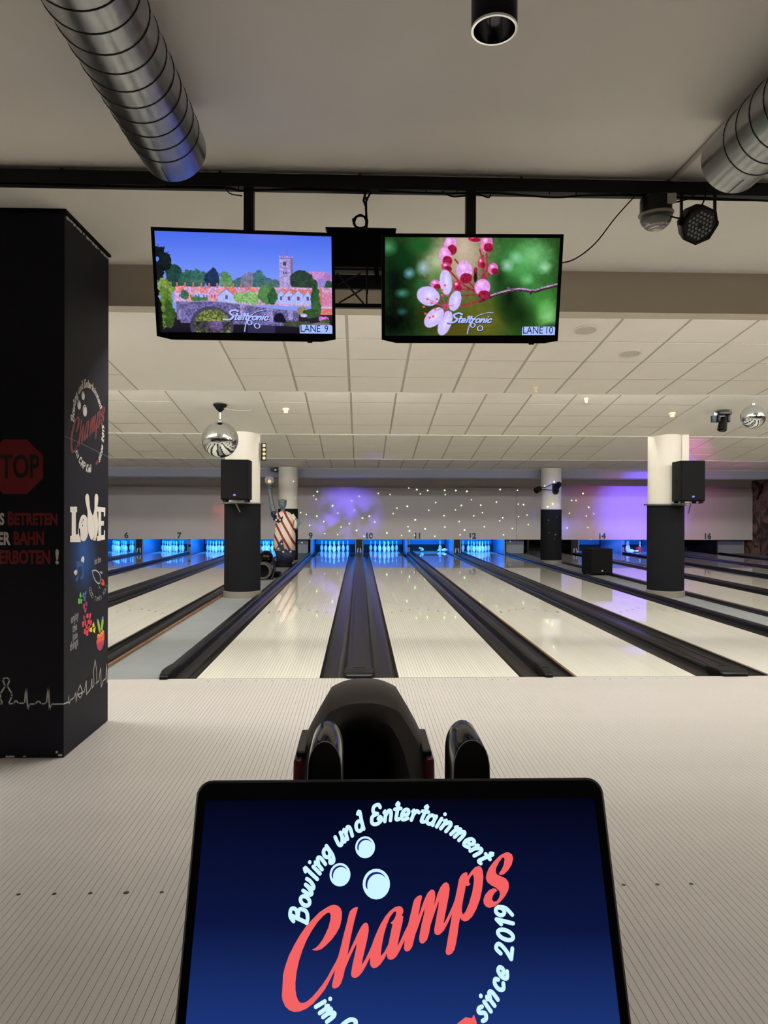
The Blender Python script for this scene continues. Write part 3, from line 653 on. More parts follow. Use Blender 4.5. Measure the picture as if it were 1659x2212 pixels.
# ------------------------------------------------------------------ printed pillar beside the approach
PX, PY0, PY1, PW = -1.711, 4.181, 4.908, .63
def pillar_material():
    m = bpy.data.materials.new('pillar_paint'); m.use_nodes = True; nt = m.node_tree; N = nt.nodes; L = nt.links; b = N['Principled BSDF']
    tc = N.new('ShaderNodeTexCoord')
    n = N.new('ShaderNodeTexNoise'); n.inputs['Scale'].default_value = 3; n.inputs['Detail'].default_value = 5; L.new(tc.outputs['Object'], n.inputs['Vector'])
    r = N.new('ShaderNodeMapRange'); r.inputs[3].default_value = .8; r.inputs[4].default_value = 1.25; L.new(n.outputs['Fac'], r.inputs[0])
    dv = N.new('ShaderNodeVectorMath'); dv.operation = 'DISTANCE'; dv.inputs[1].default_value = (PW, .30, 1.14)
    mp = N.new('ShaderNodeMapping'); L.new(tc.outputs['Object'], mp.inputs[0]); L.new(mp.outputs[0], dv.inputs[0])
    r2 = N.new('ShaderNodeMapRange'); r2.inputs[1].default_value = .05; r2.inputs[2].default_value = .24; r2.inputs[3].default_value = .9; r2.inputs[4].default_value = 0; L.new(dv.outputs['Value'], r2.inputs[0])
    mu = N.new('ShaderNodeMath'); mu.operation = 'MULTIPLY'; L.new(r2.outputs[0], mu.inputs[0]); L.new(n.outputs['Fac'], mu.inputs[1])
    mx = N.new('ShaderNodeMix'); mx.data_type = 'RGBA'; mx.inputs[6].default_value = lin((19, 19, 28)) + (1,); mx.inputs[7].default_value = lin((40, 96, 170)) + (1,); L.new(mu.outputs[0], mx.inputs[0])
    v = N.new('ShaderNodeVectorMath'); v.operation = 'SCALE'; L.new(mx.outputs[2], v.inputs[0]); L.new(r.outputs[0], v.inputs['Scale'])
    L.new(v.outputs[0], b.inputs['Base Color']); b.inputs['Roughness'].default_value = .6; b.inputs['Specular IOR Level'].default_value = .2
    return m
pl = thing('pillar', 'tall dark square pillar with printed stop sign and club graphics', 'pillar', (PX - PW, PY0, 0))
MB().box(0, PW, 0, PY1 - PY0, 0, 3.165).build('shaft', pillar_material(), pl, bevel=.004)
sh_ = MB()
for a in range(14):
    s0 = .02 + a * .05; sh_.box(PW - .001, PW + .004, s0, s0 + random.uniform(.02, .045), 3.14 + random.uniform(-.004, .004), 3.152)
sh_.build('paint_chips', mat('bare_plaster', (196, 190, 176), .8), pl)
MB().box(-.012, PW + .012, -.012, PY1 - PY0 + .012, 3.165, CZ - .001).build('top_seal', RUBBER, pl)
ch = MB()
for x0, w_, z0, h_ in ((.60, .022, .01, .012), (.585, .012, .028, .012), (.05, .02, .004, .008), (.30, .05, .005, .01), (.40, .015, .008, .006)): ch.box(x0, x0 + w_, -.0015, 0, z0, z0 + h_)
ch.build('scuff_marks', mat('bare_plaster', (196, 190, 176), .8), pl)
FR = lambda x, z, l=.0008: (x - (PX - PW), -l, z)            # front face, world x
SD = lambda s, z, l=.0008: (PW + l, s, z)                    # side face
PRED = mat('print_red', (118, 14, 18), .6); PWHI = mat('print_white', (214, 206, 196), .6); PBLK = mat('print_black', (14, 12, 14), .6)
cx_, cz_, R_ = -1.989, 1.688, .158
oc = [(cx_ + R_ / math.cos(PI / 8) * math.cos(PI / 8 + k * PI / 4), cz_ + R_ / math.cos(PI / 8) * math.sin(PI / 8 + k * PI / 4)) for k in range(8)]
b = MB(); b.poly([oc], lambda x, z: FR(x, z)); sg = b.build('stop_sign_print', PRED, pl, fix=False)
put_text('stop_lettering', 'STOP', .190, PBLK, sg, lambda x, y: FR(cx_ + x, cz_ - .062 + y, .0014), sx=.60, offset=.004)
def line(txt, xr, z, size, m, sx=.62):
    v, f = text_poly(txt, size, .004, 'RIGHT', sx); b = MB(); b.add([FR(xr + x, z + y) for x, y, _ in v], f); b.build('warning_lettering', m, pl, fix=False); return xr + min(q[0] for q in v)
x_ = line('ETRETEN', -1.746, 1.354, .092, PRED, .66); x_ = line('B', x_ - .004, 1.352, .108, PRED); line('DAS', x_ - .02, 1.354, .092, PWHI, .6)
x_ = line('BAHN', -1.822, 1.238, .105, PRED, .62); line('DER', x_ - .022, 1.238, .1, PWHI, .60)
line('VERBOTEN', -1.787, 1.128, .108, PRED, .62); line('!', -1.736, 1.128, .115, PWHI, .9)
b = MB(); q = pts('-2.340,0.316 -2.250,0.316 -2.24,0.41 -2.23,0.276 -2.222,0.313 -2.147,0.316 -2.074,0.316 -2.059,0.316 -2.071,0.345 -2.071,0.376 -2.044,0.419 -2.059,0.456 -2.041,0.469 -2.018,0.456 -2.032,0.419 -2.007,0.375 -2.007,0.357 -2.025,0.315 -1.995,0.319 -1.983,0.338 -1.968,0.319 -1.934,0.319 -1.925,0.412 -1.915,0.276 -1.907,0.313 -1.874,0.314 -1.855,0.334 -1.837,0.314 -1.810,0.318 -1.798,0.411 -1.791,0.275 -1.783,0.312 -1.711,0.313')
for i in range(len(q) - 1): stroke(b, [q[i], q[i + 1]], .0085, lambda x, z: FR(x, z), raw=True)
b.build('heartbeat_line', mat('print_grey', (176, 172, 166), .6), pl, fix=False)
b = MB(); q = pts('0.000,0.313 0.065,0.306 0.068,0.362 0.073,0.291 0.096,0.310 0.144,0.311 0.176,0.335 0.179,0.275 0.200,0.328 0.241,0.364 0.284,0.307 0.242,0.282 0.205,0.314 0.309,0.307 0.340,0.373 0.344,0.278 0.415,0.300 0.433,0.365 0.437,0.295 0.470,0.308 0.460,0.399 0.488,0.466 0.516,0.387 0.516,0.317 0.498,0.308 0.555,0.315 0.587,0.399 0.599,0.262 0.633,0.296 0.683,0.299 0.698,0.396 0.711,0.263 0.727,0.281')
for i in range(len(q) - 1): stroke(b, [q[i], q[i + 1]], .0085, lambda s, z: SD(s, z), raw=True)
b.build('heartbeat_line', mat('print_grey', (176, 172, 166), .6), pl, fix=False)
logo(pl, lambda x, y, l: SD(.374 + x * .00237, 1.963 + y * .00250, l), PWHI, mat('logo_red', (112, 38, 40), .6), PBLK, .0008)
b = MB(); stroke(b, [(0.0, 1.868), (.30, 1.842), (.727, 1.800)], .003, lambda s, z: SD(s, z, .002)); b.build('sticker_edge', mat('print_dim', (110, 106, 104), .6), pl, fix=False)
# LOVE made of slab letters, a ball and two pins
def slabs(outl, inner=True):
    b = MB(); b.poly([outl], lambda s, z: SD(s, z)); o = b.build('love_letter', PWHI, pl, fix=False); return o
slabs([(.085, 1.458), (.188, 1.459), (.188, 1.425), (.170, 1.425), (.170, 1.290), (.205, 1.290), (.205, 1.325), (.232, 1.325), (.247, 1.241), (.086, 1.248), (.086, 1.285), (.108, 1.285), (.108, 1.425), (.085, 1.425)])
slabs([(.516, 1.461), (.668, 1.455), (.664, 1.395), (.640, 1.395), (.640, 1.425), (.590, 1.427), (.590, 1.365), (.640, 1.365), (.640, 1.335), (.590, 1.335), (.590, 1.272), (.642, 1.272), (.644, 1.302), (.664, 1.302), (.660, 1.240), (.517, 1.236), (.517, 1.268), (.540, 1.268), (.540, 1.428), (.516, 1.428)])
o = slabs(ell(.292, 1.327, .080, .083, 24))
b = MB()
for dx, dz in ((-.03, .035), (-.01, .05), (-.02, .015)): b.poly([ell(.292 + dx, 1.327 + dz, .006, .007, 10)], lambda s, z: SD(s, z, .0014))
b.build('ball_holes', PBLK, o, fix=False)
def pinout(cx, cz, ang, s):
    o_ = [(r, z) for r, z in PROF] + [(-r, z) for r, z in reversed(PROF)]; c, n_ = math.cos(ang), math.sin(ang)
    return [(cx + (r * 1.25 * c - z * n_) * s, cz + (r * 1.25 * n_ + z * c) * s) for r, z in o_]
o = slabs(pinout(.462, 1.243, -.16, .80)); 
b = MB(); b.poly([pinout(.445, 1.247, .36, .835)], lambda s, z: SD(s, z, .0011)); b.build('pin_outline', PBLK, o, fix=False)
b = MB(); b.poly([pinout(.443, 1.253, .36, .80)], lambda s, z: SD(s, z, .0015)); b.build('love_letter', PWHI, pl, fix=False)
SIDE = {
    'note': '0.179,1.128 0.249,1.126 0.293,1.110 0.293,1.026 0.273,1.009 0.246,1.012 0.245,1.027 0.273,1.040 0.273,1.090 0.206,1.092 0.214,1.024 0.195,1.008 0.168,1.010 0.168,1.022 0.195,1.038',
    'heart': '0.253,1.138 0.273,1.152 0.297,1.149 0.305,1.131 0.293,1.110 0.249,1.126',
    'heart2': '0.140,1.067 0.164,1.077 0.191,1.072 0.195,1.060 0.172,1.043 0.149,1.054',
    'rocket': '0.434,1.047 0.491,1.048 0.553,1.025 0.580,0.999 0.580,0.973 0.562,0.955 0.526,0.962 0.482,0.986 0.452,1.018 0.434,1.047',
    'fin1': '0.562,1.033 0.589,1.034 0.626,1.020 0.598,1.013',
    'fin2': '0.540,0.950 0.558,0.925 0.585,0.916',
    'flame': '0.590,0.979 0.626,0.978 0.659,0.952 0.655,0.932 0.608,0.937 0.590,0.952 0.617,0.963',
    'g1': '0.242,0.937 0.262,0.902 0.242,0.901 0.226,0.909',
    'g2': '0.207,0.899 0.238,0.896 0.238,0.863 0.207,0.867',
    'g3': '0.246,0.895 0.274,0.885 0.262,0.860 0.246,0.864',
    'b1': '0.278,0.925 0.302,0.925 0.306,0.890 0.274,0.900',
    'b2': '0.314,0.927 0.342,0.930 0.330,0.903 0.310,0.904',
    'b3': '0.298,0.901 0.326,0.897 0.322,0.866 0.294,0.876',
    'm1': '0.282,0.853 0.314,0.858 0.314,0.826 0.286,0.824',
    'm2': '0.322,0.862 0.355,0.862 0.351,0.833 0.327,0.834',
    'm3': '0.306,0.824 0.343,0.826 0.331,0.790 0.306,0.803',
    'm4': '0.290,0.786 0.319,0.776 0.315,0.751 0.287,0.756',
    'r1': '0.339,0.785 0.372,0.787 0.372,0.755 0.339,0.760',
    'r2': '0.385,0.780 0.418,0.780 0.406,0.747 0.382,0.753',
    'r3': '0.271,0.749 0.303,0.747 0.299,0.713 0.275,0.714',
    'r4': '0.311,0.752 0.335,0.745 0.331,0.714 0.311,0.720',
    'r5': '0.356,0.742 0.398,0.748 0.389,0.717 0.360,0.719',
    'r6': '0.398,0.735 0.432,0.736 0.423,0.699 0.398,0.706',
    'r7': '0.327,0.718 0.360,0.719 0.356,0.688 0.327,0.696',
    'r8': '0.373,0.701 0.398,0.703 0.398,0.668 0.373,0.672',
    'r9': '0.303,0.697 0.327,0.696 0.332,0.657 0.299,0.669',
    'r10': '0.336,0.682 0.373,0.682 0.369,0.644 0.336,0.650',
    'y1': '0.440,0.703 0.466,0.716 0.479,0.683 0.445,0.683',
    'y2': '0.398,0.684 0.436,0.691 0.432,0.656 0.398,0.662',
    'y3': '0.445,0.670 0.497,0.681 0.484,0.640 0.449,0.656',
    'hand': '0.524,0.624 0.555,0.625 0.573,0.615 0.582,0.627 0.628,0.636 0.652,0.625 0.655,0.577 0.638,0.536 0.601,0.510 0.565,0.509 0.529,0.531 0.511,0.564 0.511,0.587 0.528,0.593 0.519,0.611',
    'f1': '0.514,0.727 0.546,0.722 0.568,0.682 0.587,0.636 0.564,0.627 0.541,0.660',
    'f2': '0.609,0.729 0.639,0.725 0.637,0.681 0.619,0.634 0.587,0.643 0.596,0.678',
}
def sidecol(k):
    if k in ('hand',): return (226, 84, 60)
    if k in ('f1', 'f2'): return (150, 190, 60)
    if k == 'note': return (44, 78, 128)
    if k.startswith('heart'): return (216, 196, 184)
    if k.startswith('fin'): return (150, 146, 144)
    return {'g': (104, 186, 62), 'b': (64, 104, 160), 'm': (152, 50, 92), 'r': (226, 56, 74), 'y': (222, 210, 48)}.get(k[0], (200, 60, 40))
for k, s_ in SIDE.items():
    if k == 'rocket':
        b = MB(); stroke(b, pts(s_), .008, lambda s, z: SD(s, z), n=2); b.build('rocket_drawing', mat('print_grey', (176, 172, 166), .6), pl, fix=False); continue
    b = MB(); b.poly([pts(s_)], lambda s, z: SD(s, z)); nm = {'n': 'music_note', 'g': 'paint_dab', 'b': 'paint_dab', 'm': 'paint_dab', 'r': 'paint_dab', 'y': 'paint_dab', 'h': 'heart_print', 'f': 'rocket_fin'}[k[0]]
    nm = {'hand': 'peace_hand', 'f1': 'peace_finger', 'f2': 'peace_finger', 'flame': 'rocket_flame'}.get(k, nm)
    b.build(nm, mat('side_%s' % ('f1' if k == 'f2' else k if k in ('hand', 'f1', 'note', 'flame') else k[0]), sidecol(k), .6), pl, fix=False)
for k, (c_, pt) in enumerate((((70, 110, 170), '0.514,0.727 0.546,0.722 0.551,0.712 0.519,0.716'), ((70, 110, 170), '0.609,0.729 0.639,0.725 0.638,0.706 0.605,0.710'), ((240, 140, 50), '0.524,0.624 0.555,0.625 0.573,0.615 0.582,0.627 0.628,0.636 0.652,0.625 0.60,0.600 0.53,0.603'), ((178, 50, 90), '0.511,0.564 0.651,0.567 0.638,0.536 0.601,0.510 0.565,0.509 0.529,0.531'))):
    b = MB(); b.poly([pts(pt)], lambda s, z: SD(s, z, .0014)); b.build('rainbow_band', mat('rainbow_%d' % k, c_, .6), pl, fix=False)
def arc_text(txt, cx, cz, r, a0, a1, size, inward=True):
    b = MB()
    for i, c in enumerate(txt):
        if c == ' ': continue
        a = math.radians(a0 + (a1 - a0) * i / (len(txt) - 1)); v, f = text_poly(c, size, 0, 'CENTER', .75)
        b.add([SD(cx + math.cos(a) * (r - y) - math.sin(a) * x, cz + (math.sin(a) * (r - y) + math.cos(a) * x) * .72) for x, y, _ in v], f)
    b.build('arched_lettering', mat('print_dim2', (150, 146, 142), .6), pl, fix=False)
arc_text('GOOD TIMES ROLL', .545, .965, .170, 195, 340, .055)
for txt, s0, z0, sl, sz in (('enjoy', .10, .762, .15, .075), ('the', .125, .705, .12, .072), ('little', .125, .655, .12, .060), ('things', .085, .600, .14, .075)):
    v, f = text_poly(txt, sz, .001, 'LEFT', .7); b = MB(); b.add([SD(s0 + x, z0 + y + x * sl) for x, y, _ in v], f); b.build('handwritten_lettering', mat('print_dim2', (150, 146, 142), .6), pl, fix=False)
v, f = text_poly('let the', .06, .001, 'LEFT', .7); b = MB(); b.add([SD(.475 + x, 1.085 + y + x * .1) for x, y, _ in v], f); b.build('handwritten_lettering', mat('print_dim2', (150, 146, 142), .6), pl, fix=False)

# ------------------------------------------------------------------ spiral ducts, conduit, downlight
def duct(x, y1, label):
    r, zc_ = .142, 3.008
    t = thing('spiral_duct', label, 'duct', (x, y1, zc_)); L = 9.0
    b = MB()
    prof = [(r - .012, .0), (r, 0), (r, -.13), (r + .002, -.132), (r + .002, -L)]
    loops = [[(q * math.cos(2 * PI * j / 48), y, q * math.sin(2 * PI * j / 48)) for j in range(48)] for q, y in prof]
    b.ring(loops, True, False, False); b.build('duct_pipe', STEEL, t, smooth=True)
    MB().ring([[(q * math.cos(2 * PI * j / 48), -.02, q * math.sin(2 * PI * j / 48)) for j in range(48)] for q in (r - .012, .01)], True, False, True).build('duct_inside', RUBBER, t)
    pitch_ = .098; n = int((L - .14) / pitch_ * 40)
    path = [((r + .0025) * math.cos(-2 * PI * k / 40 + 1.2), -.135 - pitch_ * k / 40, (r + .0025) * math.sin(-2 * PI * k / 40 + 1.2)) for k in range(n)]
    MB().tube(path, .0026, 5).build('spiral_seam', mat('seam_dark', (52, 52, 52), .5, .6), t)
    MB().box(-.0015, .0015, -.13, 0, -r - .0016, -r + .001, Matrix.Rotation(.12, 4, 'Y')).build('lap_seam', mat('seam_dark', (52, 52, 52), .5, .6), t)
    return t
duct(-.812, 3.12, 'galvanised spiral duct under the ceiling above the left screen'); duct(1.665, 3.13, 'galvanised spiral duct under the ceiling at the right edge')
tag(MB().tube([(1.63, y, 3.168) for y in np.linspace(-2, 3.70, 8)], .011, 10).build('conduit', mat('conduit_grey', (172, 166, 156), .5), smooth=True), 'thin grey conduit along the ceiling above the right duct', 'conduit')
t = thing('downlight', 'black cylindrical downlight hanging from the ceiling, switched off', 'lamp', (.397, 2.1, CZ))
MB().lathe([(.068, -.001), (.068, -.31), (.0665, -.312), (.062, -.312), (.062, -.20)], 48, cap0=True, cap1=False).build('housing', mat('navy_black', (10, 10, 20), .35), t, smooth=True)
MB().lathe([(.0682, -.306), (.0684, -.313), (.0615, -.313)], 48, cap0=False, cap1=False).build('rim', CHROME, t, smooth=True)
MB().lathe([(.0605, -.310), (.056, -.27), (.046, -.235), (.03, -.21), (.012, -.205)], 40, cap0=False, cap1=True)  .build('reflector', mat('dark_chrome', (140, 140, 144), .1, 1), t, smooth='all')
MB().sphere((0, 0, -.222), .018, 14, 8).build('bulb', mat('bulb_glass', (150, 150, 150), .15), t, smooth=True)

# ------------------------------------------------------------------ black ceiling beam with hangers
bt = thing('ceiling_beam', 'long black steel beam hanging just below the plain ceiling', 'beam', (0, 3.68, 3.126))
MB().box(-9.8, 13.3, -.035, .035, -.034, .034).build('box_section', BLACK, bt, bevel=.003)
for x in (-6, -4, -1.52, -.72, .0, .84, 1.62, 3.5, 6): MB().tube([(x, 0, .034), (x, 0, CZ - 3.127)], .008, 8).build('hanger_bolt', mat('rusty_bolt', (92, 66, 46), .6), bt)
for x in (-1.68, -1.5, -1.28, -.98, -.62, .34, .50, .98, 1.12, 1.36): MB().tube([(x, -.03, -.034), (x, -.03, -.046)], .0035, 6).build('cable_tie', RUBBER, bt)
def cable(pts3, r, label, n=6):
    q = catmull(pts3, 6); return tag(MB().tube(q, r, 6).build('cable', RUBBER, smooth='all'), label, 'cable', 'loose cables on the beam')
cable([(-1.9, 3.66, 3.088), (-1.2, 3.66, 3.084), (-.7, 3.66, 3.086), (-.62, 3.65, 3.07), (-.5, 3.66, 3.080), (-.3, 3.66, 3.086), (.05, 3.66, 3.084)], .006, 'black cable strapped under the beam above the left screen')
cable([(-.69, 3.64, 3.085), (-.66, 3.64, 3.05), (-.60, 3.64, 3.04)], .003, 'short drooping wire left of the left screen post')
cable([(.1, 3.66, 3.086), (.4, 3.66, 3.080), (.7, 3.66, 3.086), (1.0, 3.66, 3.07), (1.2, 3.66, 3.084), (1.6, 3.66, 3.086), (2.3, 3.66, 3.07), (3, 3.66, 3.08)], .005, 'black cable strapped under the beam above the right screen')
cable([(.42, 3.63, 3.078), (.47, 3.63, 3.052), (.53, 3.63, 3.055), (.60, 3.63, 3.066), (.66, 3.63, 3.05), (.67, 3.63, 3.075)], .004, 'wavy wire crossing the right screen post')
cable([(1.43, 3.66, 3.082), (1.33, 3.66, 2.97), (1.22, 3.65, 2.83), (1.10, 3.62, 2.735), (.99, 3.60, 2.702)], .0035, 'thin cable sagging from the beam to the right screen')
cable([(1.60, 3.62, 3.03), (1.70, 3.60, 3.055), (1.76, 3.62, 3.12)], .004, 'wire arching from the dome light over the beam')
cable([(1.60, 3.62, 2.965), (1.68, 3.60, 2.95), (1.76, 3.60, 3.02), (1.79, 3.61, 3.12)], .004, 'wire looping low between dome light and spotlight')
cable([(1.50, 3.63, 3.075), (1.8, 3.62, 3.055), (2.1, 3.63, 3.06), (2.4, 3.65, 3.085)], .0035, 'long thin wire running right below the beam end')
t = thing('cable_coil', 'coiled spare cable hanging from the beam between the screens', 'cable', (.03, 3.66, 3.086))
MB().tube([(0, 0, 0), (-.012, 0, -.05), (.0, 0, -.08), (.005, 0, -.18)], .006, 8).build('drop', RUBBER, t, smooth=True)
MB().tube([(.03, 0, .0), (.012, 0, -.03), (.0, 0, -.06)], .005, 8).build('drop', RUBBER, t, smooth=True)
for k in range(3):
    MB().tube([(-.028 + (.030 + .003 * k) * math.cos(a), -.006 * k, -.165 + (.040 - .004 * k) * math.sin(a)) for a in np.linspace(0, 2 * PI, 22)], .0055, 6).build('loop', RUBBER, t, smooth='all')
MB().box(-.07, -.055, -.006, .006, -.160, -.145).build('plug', RUBBER, t)
MB().tube([(.006, 0, -.18), (.008, 0, -.4), (.01, .1, -.50)], .0035, 6).build('drop', RUBBER, t, smooth=True)

# ------------------------------------------------------------------ screens
def vnoise(w, h, sc, seed):
    r = np.random.RandomState(seed); gw, gh = int(w / sc) + 3, int(h / sc) + 3; g_ = r.rand(gh, gw)
    y = np.arange(h) / sc; x = np.arange(w) / sc; yi = y.astype(int); xi = x.astype(int); fy = (y - yi)[:, None]; fx = (x - xi)[None]
    fy = fy * fy * (3 - 2 * fy); fx = fx * fx * (3 - 2 * fx)
    a = g_[yi][:, xi]; b = g_[yi][:, xi + 1]; c = g_[yi + 1][:, xi]; d = g_[yi + 1][:, xi + 1]
    return (a * (1 - fx) + b * fx) * (1 - fy) + (c * (1 - fx) + d * fx) * fy
NW, NH = 400, 225
UU, VV = np.meshgrid((np.arange(NW) + .5) / NW, (np.arange(NH) + .5) / NH)
N1 = vnoise(NW, NH, 9, 1) * .6 + vnoise(NW, NH, 4, 2) * .4; N2 = vnoise(NW, NH, 3, 3); N3 = vnoise(NW, NH, 22, 4); N4 = np.random.RandomState(9).rand(NH, NW)
class Pic:
    def __init__(s): s.a = np.zeros((NH, NW, 3))
    def put(s, m, c, tex=0, tn=None):
        c = np.array(c, float)[None, None] * (1 + tex * ((N2 if tn is None else tn) - .5)[..., None] * 2)
        m = np.clip(m, 0, 1)[..., None]; s.a = s.a * (1 - m) + np.clip(c, 0, 255) * m
    def grad(s, m, c0, c1, v0, v1):
        t = np.clip((VV - v0) / (v1 - v0), 0, 1)[..., None]; c = np.array(c0, float) * (1 - t) + np.array(c1, float) * t; m = np.clip(m, 0, 1)[..., None]; s.a = s.a * (1 - m) + c * m
def el(u, v, ru, rv, soft=.06, nz=0, rot=0):
    du = (UU - u) * 1.78; dv = VV - v; c, n_ = math.cos(rot), math.sin(rot); x = du * c + dv * n_; y = -du * n_ + dv * c
    d = np.sqrt((x / (ru * 1.78)) ** 2 + (y / rv) ** 2) + nz * (N1 - .5) * 2
    return np.clip((1 - d) / soft, 0, 1)
def pg(q):
    q = pts(q) if isinstance(q, str) else q; ins = np.zeros(UU.shape, bool)
    for i in range(len(q)):
        (x0, y0), (x1, y1) = q[i], q[(i + 1) % len(q)]
        if y0 == y1: continue
        c = ((VV >= min(y0, y1)) & (VV < max(y0, y1))); ins ^= c & (UU < x0 + (VV - y0) * (x1 - x0) / (y1 - y0))
    return ins.astype(float)
def ln(q, w):
    q = pts(q) if isinstance(q, str) else q; q = catmull(q, 6); m = np.zeros(UU.shape)
    for a, b in zip(q[:-1], q[1:]):
        ax, ay, bx, by = a.x * 1.78, a.y, b.x * 1.78, b.y; dx, dy = bx - ax, by - ay; t = np.clip(((UU * 1.78 - ax) * dx + (VV - ay) * dy) / (dx * dx + dy * dy + 1e-9), 0, 1)
        m = np.maximum(m, np.clip((w - np.hypot(UU * 1.78 - ax - t * dx, VV - ay - t * dy)) / .004 + .5, 0, 1))
    return m
def rc(u0, v0, u1, v1): return ((UU >= u0) & (UU < u1) & (VV >= v0) & (VV < v1)).astype(float)

def village():
    P = Pic(); P.grad(np.ones_like(UU), (74, 108, 236), (128, 156, 255), 0, .5); P.put(el(.62, .02, .26, .10, 1) * .35, (140, 130, 250))
    TN = N2 * .35 + N1 * .35 + N4 * .3; G = lambda u, v, ru, rv, c, nz=.25: P.put(el(u, v, ru, rv, .08, nz), c, .45, TN)
    for u, v, ru, rv, c in ((.10, .46, .06, .14, (34, 66, 62)), (.17, .47, .05, .10, (50, 96, 84)), (.23, .46, .05, .10, (58, 104, 96)), (.31, .46, .045, .11, (34, 52, 88)), (.385, .48, .04, .10, (92, 140, 96)),
                            (.46, .50, .04, .06, (70, 104, 110)), (.52, .48, .05, .10, (120, 120, 150)), (.575, .46, .04, .10, (66, 108, 110)), (.64, .50, .06, .06, (80, 110, 120))): G(u, v, ru, rv, c)
    P.put(pg('.77,.365 .96,.36 1,.385 1,.50 .77,.52'), (196, 140, 206), .1); P.put(pg('.955,.36 1,.39 1,.46 .955,.47'), (176, 120, 196), .1); P.put(rc(.92, .43, .96, .55), (150, 130, 206), .1)
    tw = rc(.693, .225, .772, .56)
    for k in range(6): tw = np.maximum(tw, rc(.693 + k * .0143, .208, .693 + k * .0143 + .008, .23))
    P.put(tw, (172, 156, 214), .16); P.put(rc(.757, .225, .772, .56), (120, 108, 170), .1); P.put(rc(.716, .265, .732, .305), (70, 62, 110)); P.put(rc(.712, .365, .719, .39) + rc(.728, .365, .735, .39), (80, 70, 120)); P.put(rc(.737, .15, .739, .21) + rc(.731, .155, .745, .160), (110, 100, 150))
    P.put(rc(.693, .232, .772, .238) + rc(.693, .33, .772, .335), (120, 106, 160))
    G(.82, .44, .07, .09, (46, 66, 54)); G(.87, .48, .05, .06, (50, 70, 58)); G(.985, .50, .03, .05, (50, 84, 60))
    # house row
    P.put(pg('.09,.60 .10,.54 1,.52 1,.72 .09,.70'), (204, 156, 196), .2)
    for i in range(10):
        u = .13 + i * .045; P.put(pg([(u - .03, .60), (u - .022, .535 + .01 * (i % 3)), (u + .022, .53 + .012 * (i % 2)), (u + .03, .60)]), ((226, 138, 146), (206, 156, 212), (222, 152, 166))[i % 3], .18)
        P.put(rc(u - .02, .60, u + .02, .68), ((200, 176, 232), (232, 150, 150), (176, 176, 240))[i % 3], .15); P.put(rc(u - .012, .62, u - .004, .645) + rc(u + .004, .62, u + .012, .645), (110, 96, 160)); P.put(rc(u - .024, .50, u - .016, .545), (196, 110, 100))
    for u, w_ in ((.385, .05), (.51, .035), (.70, .035), (.745, .04), (.80, .045), (.855, .03)):
        P.put(pg([(u - w_, .70), (u - w_, .62), (u, .55), (u + w_, .62), (u + w_, .70)]), (178, 186, 250), .08); P.put(pg([(u, .54), (u + w_ * 1.3, .63), (u + w_ * 1.1, .55)]), (224, 120, 106), .15); P.put(ln([(u - w_, .625), (u, .55)], .003) + ln([(u, .55), (u + w_, .625)], .003), (150, 90, 110)); P.put(rc(u - .007, .62, u + .007, .66), (90, 90, 150))
    for u, v, ru, rv, c in ((.15, .62, .025, .05, (70, 110, 84)), (.21, .66, .03, .03, (66, 120, 76)), (.26, .66, .02, .02, (80, 130, 80)), (.46, .64, .04, .06, (130, 176, 110)), (.53, .64, .05, .07, (140, 184, 120)), (.62, .60, .055, .10, (84, 134, 78)), (.65, .62, .03, .08, (50, 92, 60))): G(u, v, ru, rv, c)
    P.put(pg('.905,.66 .98,.56 1,.57 1,.72 .91,.72'), (214, 130, 168), .12); P.put(rc(.91, .72, 1, .80), (222, 120, 116), .12); P.put(rc(.91, .715, 1, .735), (190, 190, 250)); P.put(rc(.925, .54, .94, .68), (206, 120, 110), .1)
    # bridge, water
    P.grad(rc(0, .80, 1, 1), (44, 38, 46), (24, 22, 34), .8, 1)
    P.put(pg('.10,.70 .16,.685 .30,.68 .50,.715 .66,.745 .80,.765 .80,.90 .70,.92 .12,.90'), (104, 98, 150), .35); P.put(ln('.10,.70 .30,.68 .50,.715 .66,.745 .80,.765', .004), (150, 146, 196))
    P.put(el(.295, .93, .125, .20, .03), (70, 66, 96)); P.put(el(.30, .93, .108, .175, .04, .05), (104, 116, 62), .5); P.put(el(.30, .90, .05, .05, .3, .1), (140, 150, 90), .3); P.put(rc(.15, .885, .45, 1) * el(.30, .90, .13, .12, .3), (58, 54, 62), .5); P.put(el(.32, .92, .05, .07, .4) * rc(.1, .88, .5, 1), (110, 86, 140), .3)
    P.put(pg('.64,.88 .665,.80 .69,.785 .71,.81 .73,.89'), (26, 22, 44)); P.put(rc(.46, .71, .485, .86) + pg('.615,.74 .65,.745 .65,.88 .61,.88') + pg('.735,.76 .765,.765 .765,.86 .74,.86'), (150, 140, 196), .25); P.put(rc(.10, .69, .13, .87), (120, 112, 160), .3); P.put(rc(.50, .86, .66, 1) * .25, (120, 110, 190))
    for u, v, ru, rv, c in ((.90, .64, .028, .16, (48, 86, 52)), (.905, .74, .03, .08, (60, 100, 56)), (.82, .76, .03, .05, (150, 140, 110)), (.87, .79, .05, .05, (58, 88, 56)), (.83, .81, .02, .02, (200, 190, 220)), (.945, .845, .032, .03, (206, 106, 214)), (.955, .87, .03, .025, (70, 90, 50)), (.80, .90, .10, .03, (70, 76, 56)), (.93, .90, .06, .02, (120, 104, 110))): G(u, v, ru, rv, c)
